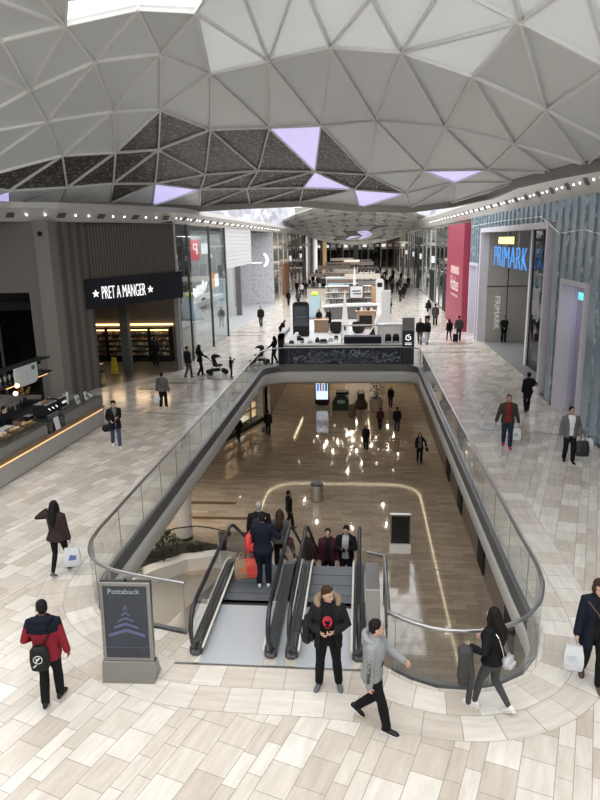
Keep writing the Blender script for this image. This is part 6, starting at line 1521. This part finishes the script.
# 14-16 right side
a = person('person in olive jacket and red shirt carrying two bags on the right walkway', (4.95,21.85,0), 172, 1.86, 'm', 1, top=OL, hem=.82, grow=.036, bulk=1.05, open_=lambda z: .07, shirt=RD, legs=JD, shoes=SHR, hair='short', skin=SK2, eyes=True, lf=(-.09,.18,0,0,5), rf=(.09,-.2,0,20,5), lh=(-.33,.06,.84), rh=(.36,.04,.86))
p = a['hand'][-1]; carrier('white plastic bag in the hand of the person in the olive jacket', (p.x-.05, p.y, p.z-.07), PLW, .30, .40, .15, 170, print_=mat('grey bag print', (.3,.34,.4), .5))
carrier('mauve-brown paper bag held above the white bag by the olive-jacketed person', (p.x+.16, p.y+.12, p.z-.02), PINKB, .24, .32, .12, 160)
a = person('person in grey blazer and white shirt carrying a black bag by the blue glass', (6.55,20.35,0), 176, 1.82, 'm', 1, top=cloth('grey tweed', (.13,.13,.135)), hem=.80, grow=.036, open_=lambda z: .06+max(0,z-1.1)*.12, shirt=WH, legs=CK, shoes=SHB, hair='short', skin=SK2, eyes=True, yaw=10, lf=(-.10,.12,0,0,10), rf=(.10,-.12,0,12,10), lh=(-.26,.10,.90), rh=(.28,.06,.88))
p = a['hand'][-1]; carrier('large black paper bag carried by the person in the grey blazer', (p.x+.10, p.y, p.z-.03), mat('black paper bag', (.014,.014,.015), .35), .40, .50, .16, 176)
carrier('small white bag tucked behind the large black paper bag', (p.x+.30, p.y+.1, p.z+.03), PLW, .30, .36, .10, 150)
a = person('person in black with rainbow armband walking away toward the store entrance', (6.76,26.6,0), 4, 1.68, 'f', 1, top=CK, hem=.82, grow=.04, legs=CK, hair='bun', rh=(.20,.22,1.10), rpole=(1,-.6,-.2), **W4)
E3 = a['fig'].elb[1]
for k, c in enumerate(((.5,.03,.03),(.55,.4,.03),(.06,.1,.4))):
    m_ = mat('armband %d' % k, c, .6); q0 = a['fig'].shoul[1].lerp(E3, .82+.12*k)*a['sc']; q1 = a['fig'].shoul[1].lerp(E3, .92+.12*k)*a['sc']
    o = MB().tube([q0, q1], .075, 10).build('armband', m_); o.parent = a['root']
a = person('person in black standing against the beige entrance wall', (9.62,45.15,0), 176, 1.80, 'm', 1, top=CK, hem=.78, grow=.045, legs=CK, hair='cap', lh=(-.06,.2,1.0), rh=(.06,.2,1.0))
# pairs further along the right walkway
person('person in black with dark hair stepping out, left of the suitcase', (6.1,46.1,0), 10, 1.58, 'f', 1, top=CK, legs=CK, legkind='leggings', hair='long', **W1)
person('person in dark grey top pulling a suitcase past the crimson hoarding', (6.72,45.85,0), -4, 1.80, 'm', 1, top=DG, legs=JD, hair='short', lh=(-.28,-.2,.9), **W4)
sc2 = thing('suitcase', 'small black suitcase between the pair near the crimson hoarding', 'suitcase', (6.42,45.4,0))
MB().box(6.27,6.57,45.3,45.52,.06,.58).build('case_body', BLB, sc2, bevel=.03); MB().tube([(6.34,45.5,.58),(6.34,45.55,.95),(6.5,45.55,.95),(6.5,45.5,.58)], .01, 5).build('handle', STEEL, sc2)
for x in (6.31,6.53): MB().ball((x,45.42,.035), .035).build('wheel', BLACK, sc2)
person('person in black top walking beside another, right of the kiosk totem, on the left', (3.95,44.6,0), 172, 1.82, 'm', 1, top=CK, legs=DG, hair='short', **W1)
person('person in black top with pale trousers, right of the kiosk totem, on the right', (4.45,44.9,0), 184, 1.74, 'f', 1, top=CK, legs=cloth('pale trousers', (.5,.5,.5)), hair='long', **W2)
o = carrier('pale shopping bag carried near the pair right of the kiosk totem', (4.2,44.3,.72), PLW, .34, .4, .16, 0)
person('person in a white top walking away, mid right walkway', (5.42,54.9,0), 6, 1.66, 'f', 1, top=WH, legs=CK, hair='long', **W3)
person('person in dark grey coat walking next to the white-topped walker', (6.0,54.2,0), -6, 1.86, 'm', 1, top=DG, hem=.7, legs=CK, hair='short', **W4)
person('person in black hooded coat ahead of the white-topped walker', (5.9,59.0,0), 2, 1.80, 'f', 1, top=CK, hem=.7, legs=CK, hair='long', **W1)
person('person in black leaning beside the white booth', (2.75,64.0,0), 120, 1.72, 'f', 1, top=CK, hem=.72, legs=CK, hair='long', lean=14, lh=(-.2,.4,1.0), rh=(.2,.4,1.0))
# inside the shops
person('person in dark coat facing the chilled cabinets in the sandwich shop', (-12.2,37.1,0), 5, 1.70, 'm', 1, top=CK2, hem=.75, legs=CK, hair='short')
p = cpos(4.0,1.75,0); person('barista in black behind the coffee bar', (p.x, p.y, 0), -95, 1.72, 'm', 1, top=CK, legs=CK, hair='short', lh=(-.15,.32,1.08), rh=(.18,.34,1.06), pitch=-18)
p = cpos(1.9,1.95,0); person('second barista in dark clothes near the navy end of the coffee bar', (p.x, p.y, 0), -70, 1.68, 'f', 1, top=CK2, legs=CK, hair='bun', lh=(-.15,.3,1.05))
person('person with dark hair seated at the left of the wooden counter', (-3.35,51.3,.12), 176, 1.70, 'f', 1, top=CK, legs=CK, hair='long', lh=(-.15,.34,1.05), rh=(.15,.34,1.05), lean=8)
person('person with dark hair at the right of the wooden counter', (-2.55,51.3,.12), 150, 1.70, 'f', 1, top=CK, legs=CK, hair='long', lh=(-.15,.34,1.05), rh=(.15,.34,1.05), lean=8)
person('person in black bending beside the phone-shaped totem', (-6.0,47.6,0), -60, 1.5, 'm', 1, top=CK, legs=CK, hair='short', lean=38, lh=(-.15,.5,.9), rh=(.15,.5,.9))
# lower level
person('person in dark coat by the lower-level shop window', (-8.2,41.3,-6), 30, 1.80, 'f', 1, top=CK, hem=.75, legs=CK, hair='long', **W2)
person('person in dark clothes walking away past the lower shop window with a bag', (-6.4,42.6,-6), 0, 1.84, 'm', 1, top=CK2, legs=CK, hair='short', **W3)
carrier('grey bag carried past the lower shop window', (-6.68,42.55,-5.2), MG, .3, .35, .14, 0)
person('person in black standing on the lower floor beyond the left escalator', (-3.35,27.9,-6), -75, 1.88, 'm', 1, top=CK, hem=.8, legs=CK, hair='short', skin=SK3, **W4)
person('person in long black coat with hood on the shiny lower floor', (.28,39.7,-6), 175, 1.68, 'f', 1, top=CK, hem=.55, flare=.03, legs=CK, hair='long', **W3)
person('person in dark maroon top walking away on the lower floor', (1.3,44.3,-6), 10, 1.62, 'm', 1, top=MR, legs=CK, hair='short', **W4)
person('person in navy jacket and jeans walking away on the lower floor', (2.45,43.8,-6), 0, 1.80, 'm', 1, top=NV, hem=.8, legs=JD, hair='short', **W3)
a = person('person in grey top and open black coat with dark handbag on the lower floor', (3.45,37.4,-6), 178, 1.88, 'f', 1, top=CK, hem=.7, flare=.03, open_=lambda z: .09, shirt=MG, legs=CK, hair='long', lh=(-.34,.08,.98), **W3)
p = a['hand'][-1]; soft_bag('dark handbag held out by the person in the open black coat downstairs', (p.x+.04, p.y, p.z-.30), 90, .34, .24, .14, BLB, 'handbag')
person('person in black beside the stone pot on the lower floor', (2.3,50.6,-6), 170, 1.75, 'f', 1, top=CK, hem=.75, legs=CK, hair='long', **W3)
# left escalator
a = person('person in navy with a red shoulder bag on the left escalator', (-2.02,12.15,0), 2, 1.68, 'f', 0, top=NV, hem=.80, flare=.02, grow=.036, legs=NV, legkind='trousers', shoes=SHW, hair='short', hairm=HB, bulk=1.06, rh=(.34,.22,1.06), rpole=(.6,-1,-.3), lh=(-.28,.04,.80), lf=(-.1,0,0,0,6), rf=(.1,.02,0,0,6))
p = a['T']((-.27,.0,.84)); soft_bag('red fabric shoulder bag hanging on the person in navy', (p.x, p.y, p.z), 80, .34, .40, .12, REDB, 'shoulder_bag')
strap('red strap of the shoulder bag on the person in navy', [a['T'](v) for v in ((-.25,.0,1.2),(-.215,.02,1.38),(-.17,.0,1.465))], REDB, .016)
p = a['hand'][-1]; carrier('red patterned carrier bag held on the left escalator', (p.x-.04, p.y-.02, p.z-.05), REDP, .32, .42, .14, 10, print_=REDB)
carrier('brown paper carrier bag held beside the red patterned bag', (p.x-.20, p.y-.06, p.z-.06), PAPER, .30, .42, .16, 20, print_=mat('orange print', (.5,.16,.06), .6))
a = person('grey-haired person with a black backpack on the left escalator', (-2.38,13.95,-.60), 4, 1.74, 'm', 1, top=CK, legs=CK, hair='short', hairm=HG, bulk=1.05)
p = a['T']((0,-.24,1.0)); soft_bag('black backpack worn by the grey-haired person', (p.x, p.y, p.z), 4, .34, .44, .2, BLB, 'backpack')
person('dark-haired person in grey cardigan on the left escalator', (-1.95,14.35,-.86), 0, 1.66, 'f', 1, top=cloth('grey cardigan', (.085,.083,.08)), legs=CK, hair='long', hairm=HBR)
# right escalator
person('bearded person in maroon jacket riding up the right escalator', (-.93,16.8,-2.62), 180, 1.80, 'm', 1, top=MR, hem=.78, grow=.045, open_=lambda z: .08, shirt=CK2, legs=CK, hair='short', eyes=True, lf=(-.12,.06,0,0,6), rf=(.14,-.02,0,0,10), lh=(-.28,.08,.88))
a = person('person in black jacket looking at a phone on the right escalator', (-.42,16.75,-2.56), 172, 1.86, 'm', 1, top=CK, hem=.82, grow=.042, open_=lambda z: .085, shirt=cloth('pale grey tee', (.42,.42,.43)), legs=CK, hair='short', eyes=True, pitch=-22, lh=(-.06,.27,1.20), rh=(.06,.26,1.18), lpole=(-1,-.4,-.4), rpole=(1,-.4,-.4))
p = a['T']((0,.40,1.24)); o = thing('phone', 'dark phone held by the person in black on the right escalator', 'phone', tuple(p)); MB().box(p.x-.035,p.x+.035,p.y-.01,p.y,p.z-.06,p.z+.07).build('case', BLACK, o); MB().box(p.x-.03,p.x+.03,p.y,p.y+.004,p.z-.05,p.z+.06).build('screen', mat('phone screen', (.1,.12,.15), .1), o)
# distant crowd: a few walkers, then copies
protos = [person('x', (0,0,-50), 0, 1.74, 'm', 2, top=CK, hem=.8, legs=CK, hair='short', **W3)['root'], person('x', (0,0,-50), 0, 1.66, 'f', 2, top=CK2, hem=.75, legs=JD, hair='long', **W4)['root'],
          person('x', (0,0,-50), 0, 1.78, 'm', 2, top=DG, hem=.82, legs=CK, hair='short', **W1)['root'], person('x', (0,0,-50), 0, 1.70, 'f', 2, top=WH, hem=.86, legs=CK, hair='long', **W2)['root']]
used = [False]*4; rc = random.Random(31)
STANDS = [(-2.2+2.6*math.sin(k*2.1), 70+k*7.2, 1.6+.5*(k % 3)) for k in range(12)]
def crowd(kind, x, y, face, label, group):
    for sx, sy, sw in STANDS:
        if sy-.8 < y < sy+3.0 and abs(x-sx) < sw+.6: x = sx+(sw+.9)*(1 if x > sx else -1)
    if not used[kind]:
        o = protos[kind]; used[kind] = True; o.location = (x, y, 0); o.rotation_euler = (0,0,R(face))
    else: o = copy_tree(protos[kind], (x, y, 0), R(face))
    o['label'] = label; o['group'] = group
GL_, GR_, GM_ = 'shoppers in the left far crowd', 'shoppers in the right far crowd', 'shoppers in the middle far crowd'
LAB = {0:'distant person in black clothes in the ', 1:'distant long-haired person in black in the ', 2:'distant person in a dark grey top in the ', 3:'distant person in a white top in the '}
for kind, x, y, fc_ in [(0,-8.2,73,0),(2,-7.0,72,0),(0,-8.9,90,180),(1,-8.2,92,180),(0,-7.4,88,0),(2,-6.6,91,180),(3,-6.0,87,180),(0,-5.2,89,0),(1,-7.9,99,180),(2,-6.9,103,0),(0,-4.9,97,180),(3,-8.6,118,0),(0,-7.6,122,180),(1,-6.2,112,0),(0,-5.4,108,0),(2,-8.9,130,0)]:
    crowd(kind, x, y, fc_+rc.uniform(-15,15), LAB[kind]+'left lane beyond the white recess', GL_+' %d' % kind)
for kind, x, y, fc_ in [(0,4.0,88,0),(1,4.8,90,180),(2,5.3,94,0),(0,3.5,95,180),(0,5.6,86,180),(1,4.3,102,0),(2,3.2,106,180),(0,5.0,109,0),(1,6.6,113,0),(0,4.1,118,180),(3,3.6,112,0),(0,5.7,122,0),(2,4.7,128,180),(1,3.0,124,0),(0,6.8,98,180),(0,5.0,80,0),(1,4.4,76,180),(2,6.0,132,0),(0,3.8,138,0),(1,5.2,142,180)]:
    crowd(kind, x, y, fc_+rc.uniform(-15,15), LAB[kind]+'right lane beside the distant stands', GR_+' %d' % kind)
for k in range(26):
    kind = rc.choice((0,0,1,2,0,3)); crowd(kind, rc.uniform(-5.5,3.2), 128+k*1.7, rc.choice((0,180))+rc.uniform(-20,20), LAB[kind]+'middle of the far hall', GM_+' %d' % kind)
# ------------------------------------------------------------------ camera, daylight, lamps
CAM_R = ((0.995533, -0.002315, 0.094389),(0.092225, 0.238000, -0.966877),(-0.020226, 0.971262, 0.237151))
cam = bpy.data.cameras.new('camera'); cam.sensor_fit = 'VERTICAL'; cam.sensor_height = 24; cam.lens = 19.5; cam.clip_end = 500
co = bpy.data.objects.new('camera', cam); COL.objects.link(co)
co.matrix_world = Matrix.Translation((0, 0, 7)) @ Matrix(CAM_R).to_4x4()
sc = bpy.context.scene; sc.camera = co
w = bpy.data.worlds.new('sky'); sc.world = w; w.use_nodes = True
bgn = w.node_tree.nodes['Background']; bgn.inputs[0].default_value = (1,.995,.98,1); bgn.inputs[1].default_value = 1.5
for x, y in [(-15,36.5),(-12.4,39)]:
    area('sandwich_shop_lamp', (x, y, 4.8), 1.5, 1.5, 5, (1,.85,.7))
area('entrance_lamp', (9.6,38,8.2), 1.5, 10, 300, (1,.95,.9))
area('glass_shop_lamp', (-13,43,7.9), 3, 8, 150, (1,.97,.94))
area('recess_lamp', (-12.4,62,7.9), 3, 16, 250, (1,1,1))
for y in (60,75,95,115,133):
    area('right_shop_lamp', (11,y,8.2), 3, 10, 420, (1,.96,.9)); 
for y in (85,105,125):
    area('left_shop_lamp', (-13,y,7.9), 3, 10, 420, (1,.96,.9))
for y in (130,155): area('hall_lamp', (-1,y,8.4), 10, 12, 1300, (1,.97,.93))
area('roof_daylight_fill', (-1,62,15.5), 17, 40, 2600, (.97,.98,1))  # added area light above the skylight, lifts the daylight on the far floor
vs = sc.view_settings; vs.view_transform = 'Standard'; vs.look = 'None'; vs.gamma = 1; vs.exposure = 0.88; vs.use_curve_mapping = False
cy = sc.cycles; cy.max_bounces = 8; cy.diffuse_bounces = 4; cy.glossy_bounces = 3; cy.transparent_max_bounces = 24; cy.transmission_bounces = 4
cy.sample_clamp_indirect = 4; cy.caustics_reflective = False; cy.caustics_refractive = False
